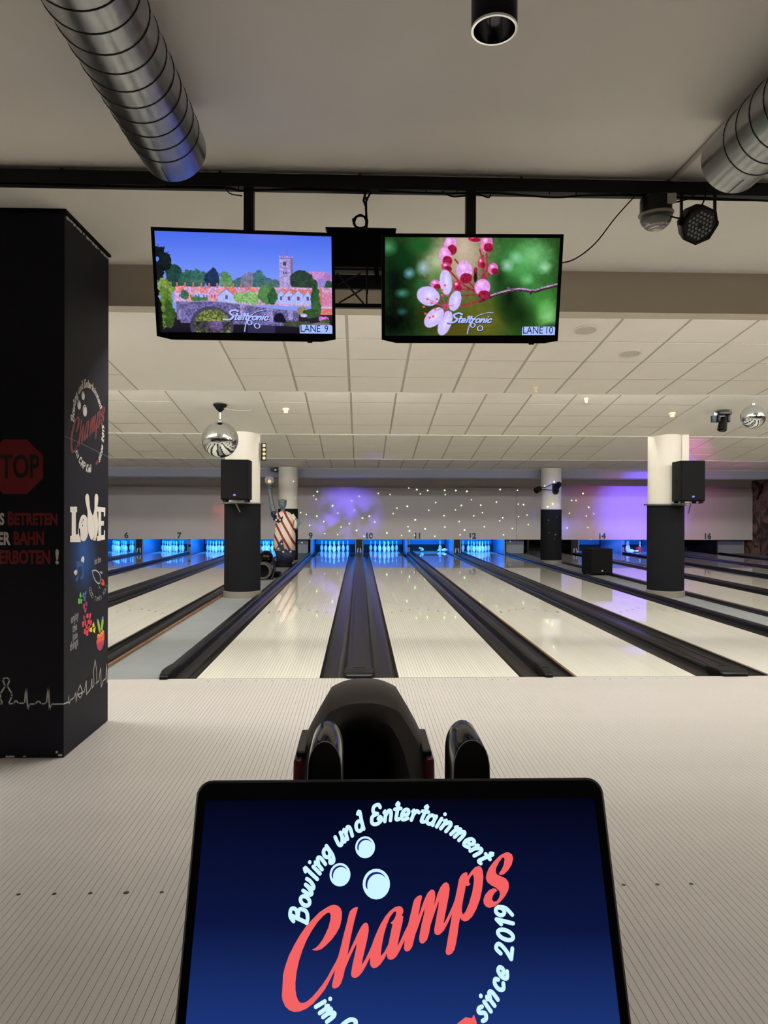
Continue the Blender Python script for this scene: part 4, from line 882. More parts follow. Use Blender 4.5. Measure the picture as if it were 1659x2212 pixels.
    for u, v, ru, rv, c in ((.02, .20, .035, .06, (18, 26, 30)), (.055, .26, .035, .06, (22, 34, 36)), (.03, .33, .05, .05, (20, 34, 34)), (.015, .42, .03, .12, (20, 26, 30)), (.04, .56, .05, .12, (126, 150, 70)), (.035, .74, .055, .20, (92, 124, 52)), (.06, .82, .03, .14, (60, 86, 42)), (.0, .80, .02, .25, (14, 18, 18))): G(u, v, ru, rv, c, .5)
    return P.a

def blossom():
    P = Pic(); P.put(np.ones_like(UU), (40, 74, 30)); S = lambda u, v, ru, rv, c, k=1: P.put(el(u, v, ru, rv, .9, .12) * k, c)
    for a in ((.43, .25, .26, .6, (168, 150, 112)), (.45, .10, .16, .4, (200, 180, 160)), (.30, .25, .10, .25, (180, 190, 150)), (.55, .85, .25, .35, (110, 106, 34)), (.40, .95, .2, .25, (84, 78, 24)), (.78, .30, .24, .50, (70, 150, 76)), (.85, .18, .14, .2, (120, 190, 120)), (.92, .68, .14, .26, (70, 150, 60)), (.95, .80, .08, .2, (130, 200, 120)),
              (.72, .62, .10, .28, (14, 34, 12)), (.78, .78, .12, .2, (20, 44, 16)), (.66, .40, .06, .2, (24, 60, 24)), (.70, .28, .05, .08, (150, 200, 170)), (.75, .20, .05, .08, (130, 200, 150)), (.82, .42, .05, .07, (110, 190, 120)), (.92, .30, .05, .08, (150, 210, 160)), (.06, .45, .14, .55, (6, 18, 10)), (.10, .20, .10, .2, (14, 50, 24)), (.20, .08, .10, .12, (30, 90, 40)), (.05, .86, .22, .3, (4, 8, 6)), (.26, .80, .10, .2, (50, 50, 14)), (.14, .36, .04, .07, (110, 170, 190)), (.10, .56, .05, .06, (60, 130, 110)), (.22, .30, .05, .10, (160, 190, 200)), (.02, .10, .06, .1, (70, 140, 90)), (.30, .42, .07, .16, (90, 130, 70)), (.21, .48, .05, .08, (40, 100, 60)), (.10, .75, .04, .05, (40, 90, 90)), (.97, .95, .08, .10, (8, 16, 8))): S(*a)
    RED = (150, 26, 60); PINK = (232, 150, 226)
    P.put(ln('.55,.64 .60,.60 .66,.565 .74,.53 .80,.525 .86,.54 .92,.51 1,.475', .017), (60, 40, 44), .5); P.put(ln('.60,.59 .66,.555 .74,.52 .80,.515 .86,.53 .92,.50 1,.465', .008), (176, 140, 190), .3); P.put(ln('.85,.54 .845,.565', .010), (60, 40, 50)); P.put(ln('.71,.505 .74,.53', .010), (110, 80, 100))
    for q in ('.44,.69 .50,.665 .56,.63', '.42,.585 .50,.58 .56,.56', '.44,.52 .50,.525 .55,.54', '.42,.30 .48,.44 .53,.53', '.40,.22 .43,.28', '.56,.18 .565,.33 .55,.45', '.58,.16 .585,.30 .56,.42', '.60,.36 .57,.42', '.37,.33 .44,.46 .53,.55', '.54,.12 .555,.20'): P.put(ln(q, .0085), (172, 40, 66), .2)
    def bud(u, v, ru, rv, rot=0, c=PINK, k=.45):
        P.put(el(u, v, ru, rv, .10, .03, rot), c, .12); P.put(el(u + .012, v + rv * k, ru * .8, rv * .55, .15, .05, rot), RED, .25); P.put(el(u - ru * .2, v - rv * .35, ru * .5, rv * .4, .8), (252, 200, 250))
    bud(.37, .08, .037, .10, .1); bud(.345, .19, .037, .10, -.3); bud(.35, .29, .03, .045, .3, (200, 60, 110)); bud(.505, .01, .035, .035, 0, (214, 40, 70)); bud(.578, .06, .036, .09, .1, (236, 120, 190)); bud(.55, .25, .02, .06, .1, (196, 50, 90)); bud(.62, .31, .03, .06, .3, (226, 110, 180)); bud(.415, .485, .026, .055, .2, (190, 40, 80)); bud(.29, .47, .03, .05, 0, (226, 120, 200))
    bud(.455, .33, .048, .105, -.2, (226, 168, 240), .75); bud(.562, .50, .048, .09, .1, (232, 160, 240), .85); P.put(el(.52, .34, .012, .05, .2), RED, .3); P.put(el(.555, .585, .022, .025, .3, .1), (120, 40, 50), .4); P.put(el(.52, .40, .012, .06, .3, .2), (40, 20, 24), .4)
    L = (206, 190, 250)
    for u, v, ru, rv, rot in ((.35, .45, .036, .135, -.12), (.25, .59, .07, .10, .35), (.405, .64, .036, .11, .25), (.285, .81, .045, .13, .75), (.35, .87, .038, .14, .35)): P.put(el(u, v, ru, rv, .07, .03, rot), L, .05); P.put(el(u + .006, v - .01, ru * .5, rv * .7, .9, 0, rot), (232, 222, 255))
    P.put(el(.355, .70, .025, .04, .8), (226, 90, 150)); P.put(el(.353, .70, .010, .02, .3), (150, 20, 60))
    for q in ('.353,.70 .30,.62', '.353,.70 .27,.66', '.353,.70 .33,.58', '.353,.70 .29,.74', '.353,.70 .37,.60', '.353,.70 .34,.80', '.353,.70 .40,.68', '.353,.70 .245,.62'): P.put(ln(q, .0025), (222, 60, 120))
    for u, v in ((.30, .62), (.27, .66), (.33, .58), (.29, .72), (.36, .58), (.245, .62), (.225, .70), (.235, .77), (.26, .81), (.28, .80), (.345, .48), (.33, .53)): P.put(el(u, v, .009, .013, .3), (240, 90, 90))
    return P.a

def screen_grid(name, pic, w, h, parent, y):
    a = pic.copy(); a = (a + np.roll(a, 1, 0) + np.roll(a, 1, 1) + np.roll(np.roll(a, 1, 0), 1, 1)) / 4 if False else a
    xs = (np.arange(NW) / (NW - 1) - .5) * w; zs = (.5 - np.arange(NH) / (NH - 1)) * h
    X, Z = np.meshgrid(xs, zs); co = np.stack([X, np.full_like(X, y), Z], -1).reshape(-1, 3)
    i = np.arange(NW * NH).reshape(NH, NW); f = np.stack([i[:-1, :-1], i[1:, :-1], i[1:, 1:], i[:-1, 1:]], -1).reshape(-1, 4)
    me = bpy.data.meshes.new(name); me.vertices.add(len(co)); me.vertices.foreach_set('co', co.ravel()); me.loops.add(f.size); me.loops.foreach_set('vertex_index', f.ravel()); me.polygons.add(len(f)); me.polygons.foreach_set('loop_start', np.arange(0, f.size, 4)); me.update(calc_edges=True); me.validate()
    c = a.reshape(-1, 3) / 255; c = np.where(c <= .04045, c / 12.92, ((c + .055) / 1.055) ** 2.4)
    at = me.color_attributes.new('picture', 'FLOAT_COLOR', 'POINT'); at.data.foreach_set('color', np.c_[c, np.ones(len(c))].astype(np.float32).ravel())
    m = bpy.data.materials.get('lcd_picture')
    if not m:
        m = bpy.data.materials.new('lcd_picture'); m.use_nodes = True; nt = m.node_tree; b = nt.nodes['Principled BSDF']; n = nt.nodes.new('ShaderNodeAttribute'); n.attribute_name = 'picture'
        nt.links.new(n.outputs['Color'], b.inputs['Emission Color']); b.inputs['Emission Strength'].default_value = 1.0; b.inputs['Base Color'].default_value = (0, 0, 0, 1); b.inputs['Roughness'].default_value = .25; b.inputs['Specular IOR Level'].default_value = .15
    me.materials.append(m); o = bpy.data.objects.new(name, me); col.objects.link(o); o.parent = parent; return o

LOGOC = mat('screen_lilac', (176, 190, 255), emit=1); LOGOD = mat('screen_shadow', (24, 22, 50), emit=1); BOXC = mat('screen_box', (168, 190, 255), emit=1); TXTC = mat('screen_navy', (14, 20, 60), emit=1)
def rot3(y_, p_, r_): return (Matrix.Rotation(y_, 3, 'Z') @ Matrix.Rotation(p_, 3, 'X') @ Matrix.Rotation(r_, 3, 'Y')).to_euler()
def tv(loc, rot, w, h, pic, lane, label, zpost):
    t = thing('television', label, 'television', loc, rot3(*rot))
    bw, bb = .016, .040
    fr = MB(); x0, x1, z0, z1 = -w / 2, w / 2, -h / 2, h / 2
    fr.box(x0, x0 + bw, -.012, .03, z0 + .02, z1); fr.box(x1 - bw, x1, -.012, .03, z0 + .02, z1); fr.box(x0, x1, -.012, .03, z1 - .017, z1)
    fr.extr([(x0, z0 + .02), (x0 + .07, z0 + .004), (x1 - .07, z0), (x1, z0 + .012), (x1, z0 + bb), (x0, z0 + bb)], -.012, .03)
    fr.build('bezel', PLASTIC, t)
    MB().box(x0 + .005, x1 - .005, -.002, .035, z0 + .03, z1 - .005).build('back_shell', PLASTIC, t, bevel=.01)
    MB().box(-.25, .25, .03, .075, -.2, .12).build('back_bulge', PLASTIC, t, bevel=.015)
    MB().box(.30, .325, -.010, .006, z0 - .006, z0 + .004).build('infrared_sensor', PLASTIC, t)
    sw, shh = w - 2 * bw, h - .017 - bb; zc_ = (z0 + bb + z1 - .017) / 2
    s = screen_grid('screen', pic, sw, shh, t, -.006); s.location = (0, 0, zc_)
    D = lambda u, v, l: ((u - .5) * sw, -.006 - l, (.5 - v) * shh)
    # channel logo
    for mm, l, dx, dy, wd in ((LOGOD, .0006, .003, .006, .20), (LOGOC, .0012, 0, 0, .165)):
        b = MB(); x = .362; 
        for ch in 'Steltronic':
            sc = .056 if ch != 'S' else .074
            glyph(b, ch, lambda p, q, x=x, sc=sc: D(x + dx + p * sc, .866 + dy - q * sc * 1.40, l), wd, .35); x += GL[ch][0] * sc * (.94 if ch != 'S' else .95)
        stroke(b, [(.482, .985), (.487, .93), (.505, .85), (.545, .79), (.60, .762), (.63, .765)], .006, lambda u, v: D(u + dx, v + dy, l))
        for u, v, r in ((.513, .893, .013), (.556, .925, .015)): stroke(b, ell(u, v, r, r * 1.72, 14), .007, lambda p, q: D(p + dx, q + dy, l), True)
        b.build('channel_logo' if mm is LOGOC else 'logo_shadow', mm, s, fix=False)
    b = MB(); b.poly([[(.805, .998), (.805, .92), (.812, .908), (.993, .908), (1.0, .92), (1.0, .998)]], lambda u, v: D(u, v, .0008)); bx = b.build('lane_box', BOXC, s, fix=False)
    put_text('lane_lettering', 'LANE', .049, TXTC, bx, lambda p, q: D(.868 + (p / sw) * .88, .982 - q / shh, .0014)); put_text('lane_lettering', str(lane), .049, TXTC, bx, lambda p, q: D(.964 + (p / sw) * .88, .982 - q / shh, .0014))
    # post up to the beam, in world space made local
    R = Euler(t.rotation_euler).to_matrix(); inv = R.transposed()
    ps = MB()
    c0 = Vector((zpost, 3.665, 3.091)) - Vector(loc); 
    Mx = (inv.to_4x4()) @ Matrix.Translation(-Vector(loc))
    ps.box(zpost - .025, zpost + .025, 3.650, 3.700, loc[2] - .1, 3.0915, Mx); ps.build('ceiling_post', BLACK, t)
    MB().box(-.1, .1, .06, .10, -.1, .1).build('wall_plate', BLACK, t)
    return t
tv((-.569, 3.586, 2.562), (.128, .184, -.031), .89, .533, village(), 9, 'left television showing a village with church tower and bridge', -.569)
tv((.552, 3.50, 2.534), (.024, .247, -.019), .89, .518, blossom(), 10, 'right television showing pink cherry blossom on a branch', .573)
# black rig between the screens
t = thing('monitor_rig', 'black steel rig with cross braces hanging between the two screens', 'frame', (.0, 3.95, 3.0))
MB().box(-.182, .196, -.02, .0, -.200, -.006).build('back_panel', RUBBER, t); MB().box(-.19, .20, -.03, .012, -.010, .0).build('top_rail', BLACK, t)
for z, h_, m_ in ((-.205, .012, BLACK), (-.222, .010, BLACK), (-.240, .016, mat('rail_grey', (150, 142, 130), .4)), (-.288, .066, BLACK), (-.328, .008, BLACK), (-.424, .022, BLACK)): MB().box(-.35, .35, -.012, .012, z - h_ / 2, z + h_ / 2).build('cross_rail', m_, t)
for (xa, za, xb, zb_) in ((-.127, -.250, .023, -.417), (-.124, -.316, .004, -.249), (-.116, -.414, .013, -.337), (.038, -.20, .038, -.417)): MB().tube([(xa, -.018, za), (xb, -.018, zb_)], .005, 8).build('brace', mat('brace_steel', (46, 43, 40), .4), t)
for x in (.034,): MB().tube([(x, 0, 0), (x, 0, CZ - 3.001)], .006, 8).build('hanger_rod', BLACK, t)
MB().box(.05, .075, -.03, -.022, -.30, -.20, Matrix.Rotation(-.12, 4, 'Y')).build('junction_box', RUBBER, t)
# ------------------------------------------------------------------ effect lights on the beam
GLASS = bpy.data.materials.new('clear_plastic'); GLASS.use_nodes = True; gb = GLASS.node_tree.nodes['Principled BSDF']
gb.inputs['Base Color'].default_value = (.92, .92, .9, 1); gb.inputs['Roughness'].default_value = .05; gb.inputs['Transmission Weight'].default_value = .9; gb.inputs['IOR'].default_value = 1.35
t = thing('dome_light', 'black disco light with faceted clear dome under the beam', 'disco light', (1.54, 3.655, 3.085), (math.radians(6), math.radians(-4), 0))
MB().lathe([(.05, .0), (.074, -.006), (.079, -.02), (.081, -.085), (.087, -.09), (.087, -.094)], 40, cap1=True).build('housing', PLASTIC, t, smooth=True)
MB().lathe([(.087, -.085), (.089, -.088), (.089, -.096), (.080, -.098)], 40, cap0=False, cap1=False).build('clear_rim', mat('rim_grey', (150, 148, 144), .2), t, smooth=True)
dome = MB(); L = []
for i in range(6):
    a = PI / 2 * i / 6; off = (i % 2) * PI / 18
    L.append([(.084 * math.cos(a) * math.cos(2 * PI * j / 18 + off), .084 * math.cos(a) * math.sin(2 * PI * j / 18 + off), -.096 - .084 * math.sin(a)) for j in range(18)])
dome.ring(L, True, False, True); dome.build('faceted_dome', GLASS, t)
MB().lathe([(.05, -.094), (.052, -.11), (.03, -.125), (.01, -.128)], 16).build('led_core', mat('core_dark', (30, 30, 32), .3), t, smooth=True)
MB().box(.025, .072, -.084, -.080, -.065, -.015).build('rating_label', mat('label_paper', (180, 172, 158), .6), t)
MB().box(-.05, .06, -.02, .02, 0, .006).build('bracket', mat('bracket_grey', (120, 116, 110), .4, .5), t)

t = thing('led_spotlight', 'black eight-sided LED can with rows of small lenses below the beam', 'spotlight', (1.75, 3.62, 2.925), (math.radians(-52), math.radians(14), math.radians(16)))
oct_ = lambda r, n=8: [(r * math.cos(PI / 8 + 2 * PI * j / n), r * math.sin(PI / 8 + 2 * PI * j / n)) for j in range(n)]
b = MB(); b.ring([[(x, y, z) for x, y in oct_(r)] for r, z in ((.06, .085), (.085, .07), (.098, .0), (.098, -.022), (.085, -.022), (.085, -.014))], True, True, True); b.build('can', PLASTIC, t)
MB().lathe([(.083, -.0145), (.083, -.018)], 32).build('lens_plate', mat('lens_plate', (22, 22, 24), .25), t)
lens = None
for q_ in range(-3, 4):
    for r_ in range(-3, 4):
        if abs(q_ + r_) > 3 or (q_ == 0 and r_ == 0): continue
        x, y = .0215 * (q_ + r_ / 2), .0215 * r_ * .866
        if lens is None: lens = MB().lathe([(.0078, -.018), (.0078, -.021), (.0050, -.0215), (.0045, -.019)], 12).build('led_lens', mat('lens_ring', (150, 152, 156), .2, .7), t, smooth=True); o = lens
        else: o = lens.copy(); col.objects.link(o); o.parent = t
        o.location = (x, y, 0)
MB().box(-.03, .04, .078, .084, .01, .06).build('rating_label', mat('label_paper', (180, 172, 158), .6), t)
R = Euler(t.rotation_euler).to_matrix().to_4x4(); Mx = R.inverted() @ Matrix.Translation(-t.location)
for s in (-1, 1):
    xx = 1.75 + s * .088; b = MB(); b.box(xx - .005, xx + .005, 3.615, 3.632, 2.93, 3.094, Mx); b.build('yoke_arm', BLACK, t)
    kn = MB(); kn.tube([tuple(Mx @ Vector((xx - .02 * s, 3.622, 2.935))), tuple(Mx @ Vector((xx + .015 * s, 3.622, 2.935)))], .013, 12); kn.build('yoke_knob', RUBBER, t, smooth=True)

# ------------------------------------------------------------------ loudspeakers
def speaker(name, loc, rz, w_, h_, d_, label, feet=True, bracket=True, reach=.225):
    t = thing(name, label, 'loudspeaker', loc, (0, 0, rz))
    MB().box(-w_ / 2, w_ / 2, -d_ / 2 + .02, d_ / 2, .03, h_).build('cabinet', mat('cabinet_black', (18, 18, 19), .6, spec=.12, bump=.15, bscale=250), t, bevel=.012)
    MB().box(-w_ / 2 + .012, w_ / 2 - .012, -d_ / 2, -d_ / 2 + .022, .045, h_ - .012).build('grille', mat('grille_black', (18, 18, 18), .6, spec=.1, bump=.5, bscale=600), t, bevel=.008)
    b = MB(); b.add([(.022 * math.cos(a), -d_ / 2 - .002, .105 + .016 * math.sin(a)) for a in np.linspace(0, 2 * PI, 20, endpoint=False)], [tuple(range(20))]); b.build('badge', mat('badge_blue', (104, 124, 214), .3) if bracket else mat('badge_silver', (190, 188, 182), .3), t, fix=False)
    for sx in (-1, 1):
        MB().box(sx * (w_ / 2 - .05) - .025, sx * (w_ / 2 - .05) + .025, -d_ / 2 + .03, -d_ / 2 + .09, 0, .032).build('foot', RUBBER, t)
        MB().box(sx * (w_ / 2 - .05) - .025, sx * (w_ / 2 - .05) + .025, d_ / 2 - .09, d_ / 2 - .03, 0, .032).build('foot', RUBBER, t)
    MB().box(-w_ / 2 - .002, -w_ / 2 + .004, -.06, .06, h_ * .45, h_ * .57).build('handle', RUBBER, t)
    if bracket:
        g2 = mat('bracket_steel', (110, 108, 102), .4, .4)
        MB().box(-.19, .19, -.10, reach, -.014, -.001).build('bracket_plate', g2, t)
        MB().tube([(0, -.10, -.012), (.04, .10, -.16)], .012, 8).build('bracket_strut', g2, t)
    return t
speaker('loudspeaker', (-1.958, 11.40, 1.574), 0, .44, .665, .36, 'black loudspeaker on a bracket in front of the left column')
speaker('loudspeaker', (5.345, 11.36, 1.574), math.radians(-4), .39, .68, .40, 'black loudspeaker on a bracket beside the right column', reach=.26)
speaker('subwoofer', (5.42, 16.0, -.004), math.radians(8), .52, .60, .50, 'black floor subwoofer standing on the right walkway', bracket=False)

# ------------------------------------------------------------------ mirror balls
MIRROR = mat('mirror_glass', (214, 218, 218), .07, 1)
def mirror_ball(x, y, z, r, label, cone):
    top = zc(y); t = thing('mirror_ball', label, 'mirror ball', (x, y, top - .002))
    zb_ = z - top + .002
    MB().sphere((0, 0, zb_), r, 72, 46).build('mirror_tiles', MIRROR, t)
    MB().lathe([(.03, zb_ + r - .006), (.03, zb_ + r + .012), (.012, zb_ + r + .03)], 14).build('ball_cap', CHROME, t, smooth=True)
    if cone:
        MB().lathe([(.10, 0), (.098, -.012), (.055, -.07), (.02, -.10), (.012, -.115)], 28).build('motor_cone', RUBBER, t, smooth=True)
        MB().tube([(0, 0, -.115), (0, 0, zb_ + r)], .005, 6).build('chain', CHROME, t)
        MB().tube(catmull([(.05, -.03, -.05), (.16, -.03, -.075), (.34, 0, -.085), (.46, .03, -.07)], 6), .006, 6).build('power_lead', mat('lead_grey', (150, 146, 136), .5), t, smooth=True)
    else:
        MB().tube([(0, 0, 0), (0, 0, zb_ + r)], .004, 6).build('chain', CHROME, t)
    return t
mirror_ball(-2.005, 10.3, 2.455, .26, 'large mirror ball hanging from a black cone before the left column', True)
mirror_ball(5.53, 9.8, 2.776, .166, 'small mirror ball hanging at the far right', False)
t = thing('moving_head', 'black moving-head spotlight fixed under the ceiling beside the small mirror ball', 'spotlight', (5.41, 10.4, zc(10.4) - .016))
MB().box(-.09, .10, -.08, .08, -.05, .0).build('base', PLASTIC, t, bevel=.01)
for s in (-1, 1): MB().box(s * .075 - .018, s * .075 + .018, -.05, .05, -.16, -.05).build('yoke', PLASTIC, t, bevel=.012)
hd = Matrix.Translation((0, -.01, -.15)) @ Matrix.Rotation(math.radians(18), 4, 'Y') @ Matrix.Rotation(math.radians(-18), 4, 'X')
MB().lathe([(.035, .07), (.056, .05), (.060, -.03), (.066, -.11), (.066, -.14), (.054, -.14)], 24, M=hd).build('head', PLASTIC, t, smooth=True)
MB().lathe([(.052, -.138), (.04, -.142), (.01, -.143)], 20, M=hd).build('lens', GLOSS, t, smooth=True)
MB().box(-.17, -.10, -.02, .03, -.16, -.06).build('control_box', mat('teal_black', (14, 40, 46), .4), t, bevel=.005); MB().box(-.15, -.09, -.03, .03, -.06, -.02).build('connector', mat('rim_grey', (150, 148, 144), .2), t)
# vertical four-lamp bar on the left column
t = thing('blinder_bar', 'slim black lamp bar with four lit lamps on the left column', 'lamp', (-1.60, 11.93, 2.415))
MB().box(-.042, .042, -.03, .04, -.145, .145).build('housing', PLASTIC, t, bevel=.008)
MB().box(-.10, -.04, .0, .03, .12, .16).build('bracket', mat('rim_grey', (150, 148, 144), .2), t)
for k in range(4): MB().lathe([(.026, 0), (.028, -.004), (.022, -.012), (.008, -.015)], 16, M=Matrix.Translation((.012, -.031, .105 - k * .07)) @ Matrix.Rotation(-PI / 2, 4, 'X') @ Matrix.Rotation(PI, 4, 'X')).build('lamp', mat('lamp_glow', (255, 236, 170), emit=.9), t, smooth=True)
# spots on the far right column
t = thing('column_spotlights', 'pair of small black spotlights clamped to the far right column', 'spotlight', (5.27, 19.06, 2.02))
for x, z, ang in ((-.46, .0, .5), (.02, -.02, -.1), (.08, .12, .2)):
    hm = Matrix.Translation((x, -.12, z)) @ Matrix.Rotation(PI / 2 - .4, 4, 'X') @ Matrix.Rotation(ang, 4, 'Y')
    MB().lathe([(.05, .09), (.075, .06), (.085, -.09), (.075, -.1), (.07, -.08)], 20, M=hm).build('can', PLASTIC, t, smooth=True)
MB().tube(catmull([(-.42, -.06, .08), (-.25, -.03, .06), (-.05, -.03, .16)], 6), .01, 6).build('arm', BLACK, t, smooth=True); MB().tube(catmull([(-.42, -.06, .0), (-.25, -.03, .0), (0, -.03, -.02)], 6), .01, 6).build('arm', BLACK, t, smooth=True)
MB().box(-.05, .12, -.06, .0, -.06, .16).build('clamp', BLACK, t)
t = thing('effect_box', 'small black effect box under the ceiling above the statue lamp', 'stage light', (-2.28, 19.5, 2.50))
MB().box(-.13, .13, -.10, .10, 0, .085).build('case', PLASTIC, t, bevel=.008); MB().box(-.02, .02, -.02, .02, .085, zc(19.5) - 2.501).build('hanger', BLACK, t)
MB().lathe([(.03, 0), (.03, .006)], 14, M=Matrix.Translation((0, -.101, .04)) @ Matrix.Rotation(PI / 2, 4, 'X')).build('lens', GLOSS, t)

# ------------------------------------------------------------------ generic robed statue with a globe lamp
st_ = thing('statue', 'robed figure statue in red, white and blue cloth raising a globe lamp', 'statue', (-1.93, 18.24, -.004))
SKIN = mat('statue_green', (86, 104, 104), .5, var=.12, vscale=8)
def robe_mat():
    m = bpy.data.materials.new('striped_cloth'); m.use_nodes = True; nt = m.node_tree; N = nt.nodes; L = nt.links; b = N['Principled BSDF']
    tc = N.new('ShaderNodeTexCoord'); sp = N.new('ShaderNodeSeparateXYZ'); L.new(tc.outputs['Object'], sp.inputs[0])
    a = N.new('ShaderNodeMath'); a.operation = 'MULTIPLY_ADD'; L.new(sp.outputs[2], a.inputs[0]); a.inputs[1].default_value = .55; L.new(sp.outputs[0], a.inputs[2])
    s = N.new('ShaderNodeMath'); s.operation = 'MULTIPLY'; L.new(a.outputs[0], s.inputs[0]); s.inputs[1].default_value = 5.2
    fr = N.new('ShaderNodeMath'); fr.operation = 'FRACT'; L.new(s.outputs[0], fr.inputs[0]); lt = N.new('ShaderNodeMath'); lt.operation = 'LESS_THAN'; lt.inputs[1].default_value = .32; L.new(fr.outputs[0], lt.inputs[0])
    mx = N.new('ShaderNodeMix'); mx.data_type = 'RGBA'; mx.inputs[6].default_value = lin((224, 208, 186)) + (1,); mx.inputs[7].default_value = lin((140, 30, 28)) + (1,); L.new(lt.outputs[0], mx.inputs[0]); L.new(mx.outputs[2], b.inputs['Base Color']); b.inputs['Roughness'].default_value = .6
    return m
NAVY = mat('statue_navy', (20, 24, 52), .6)
def fold(cx, cy, rx, ry, z, amp, ph, n=36): return [(cx + rx * (1 + amp * math.sin(7 * 2 * PI * j / n + ph)) * math.cos(2 * PI * j / n), cy + ry * (1 + amp * math.sin(7 * 2 * PI * j / n + ph)) * math.sin(2 * PI * j / n), z) for j in range(n)]
MB().lathe([(.225, 0), (.225, .06), (.215, .08), (.21, .14)], 28).build('plinth', RUBBER, st_, smooth=True)
MB().ring([fold(.03, 0, .20, .20, .12, .05, 0), fold(.05, 0, .24, .22, .3, .06, .3), fold(.01, 0, .27, .21, .5, .05, .6)]).build('lower_robe', NAVY, st_, smooth='all')
MB().ring([fold(.01, 0, .275, .215, .42, .05, .5), fold(.02, 0, .27, .21, .75, .05, .8), fold(.03, 0, .25, .19, 1.0, .04, 1.1), fold(.03, 0, .23, .17, 1.18, .03, 1.3), fold(.03, 0, .21, .155, 1.30, .02, 1.4), fold(.02, 0, .15, .12, 1.38, .0, 1.5), fold(.0, 0, .08, .08, 1.42, 0, 1.5)]).build('striped_drape', robe_mat(), st_, smooth='all')
MB().ring([[(-.26, -.10, 1.20), (-.12, -.20, 1.13), (-.02, -.20, 1.19), (.0, -.16, 1.30), (-.02, -.10, 1.41), (-.12, .08, 1.43), (-.26, .05, 1.36)], [(-.24, -.06, 1.2), (-.12, -.12, 1.13), (-.04, -.12, 1.19), (-.02, -.10, 1.30), (-.04, -.06, 1.40), (-.12, .04, 1.42), (-.24, .03, 1.36)]]).build('blue_sash', NAVY, st_, smooth=True)
MB().add([(-.17, -.268, .45), (.05, -.272, .45), (.0, -.262, .72), (-.04, -.262, .70)], [(0, 1, 2, 3)]).build('blue_panel', NAVY, st_, fix=False)
stars = MB()
for sx, sy, sz in ((-.15, -.19, 1.34), (-.17, -.19, 1.20), (-.07, -.215, 1.20), (-.02, -.285, .60), (-.10, -.285, .48), (.02, -.285, .40), (.2, -.22, .40)):
    stars.add([(sx + (.035 if k % 2 == 0 else .015) * math.sin(k * PI / 5), sy, sz + (.035 if k % 2 == 0 else .015) * math.cos(k * PI / 5)) for k in range(10)], [tuple(range(10))])
stars.build('white_stars', mat('star_white', (220, 210, 196), .6), st_, kind='stuff', fix=False)
hb = MB()
hb.tube([(-.02, -.01, 1.36), (-.025, -.02, 1.48)], .06, 14, .052)
hb.sphere((-.03, -.035, 1.585), .125, 22, 16, (.72, .82, 1)); hb.sphere((-.03, -.135, 1.575), .022, 8, 6, (.7, .9, 1.3))
for s in (-1, 1): hb.sphere((-.03 + s * .035, -.118, 1.60), .014, 8, 6); hb.sphere((-.03 + s * .09, -.03, 1.585), .022, 8, 6, (.5, .8, 1.4))
hb.sphere((-.03, -.128, 1.535), .022, 8, 6, (1.2, .6, .4))
hb.sphere((-.03, -.01, 1.63), .128, 20, 12, (.80, .86, .82))
hb.tube(catmull([(-.17, .0, 1.34), (-.27, -.01, 1.46), (-.31, -.02, 1.66), (-.345, -.03, 1.86), (-.36, -.03, 1.98)], 5), .07, 12, .042)
hb.sphere((-.362, -.035, 2.02), .052, 12, 8, (.9, 1, 1.1))
for k in range(4): hb.tube([(-.40 + k * .025, -.085, 2.00), (-.40 + k * .025, -.092, 2.03), (-.395 + k * .023, -.075, 2.055)], .012, 6)
hb.tube([(-.31, -.04, 2.0), (-.325, -.07, 2.04)], .013, 6)
hb.build('head_and_arm', SKIN, st_, smooth='all')
MB().lathe([(.102, 1.655), (.108, 1.66), (.108, 1.70), (.100, 1.71)], 24, (-.03, -.02, 0)).build('headband', SKIN, st_, smooth=True)
MB().sphere((-.24, .0, 1.36), .10, 16, 10, (.9, .9, 1.1)).build('sleeve', NAVY, st_, smooth='all')
lp = MB().lathe([(.02, 1.93), (.03, 1.96), (.028, 2.05), (.06, 2.09), (.065, 2.10)], 18, (-.362, -.035, 0)).build('lamp_stem', SKIN, st_, smooth=True)
MB().sphere((-.362, -.035, 2.215), .12, 24, 16).build('globe', GLASS, st_, smooth='all'); MB().sphere((-.362, -.035, 2.19), .035, 12, 8).build('bulb', mat('lamp_glow', (255, 236, 170), emit=.9), st_, smooth=True)
MB().box(-.09, .09, -.02, .02, -.12, .12, Matrix.Translation((.32, -.05, 1.10)) @ Matrix.Rotation(math.radians(32), 4, 'Y')).build('book', SKIN, st_, bevel=.006)
hb = MB(); hb.tube(catmull([(.20, .0, 1.32), (.30, -.02, 1.18), (.30, -.06, 1.04)], 5), .065, 10, .045); hb.sphere((.30, -.085, 1.02), .045, 10, 8); hb.build('lower_arm', mat('sleeve_cream', (214, 198, 178), .6), st_, smooth='all')
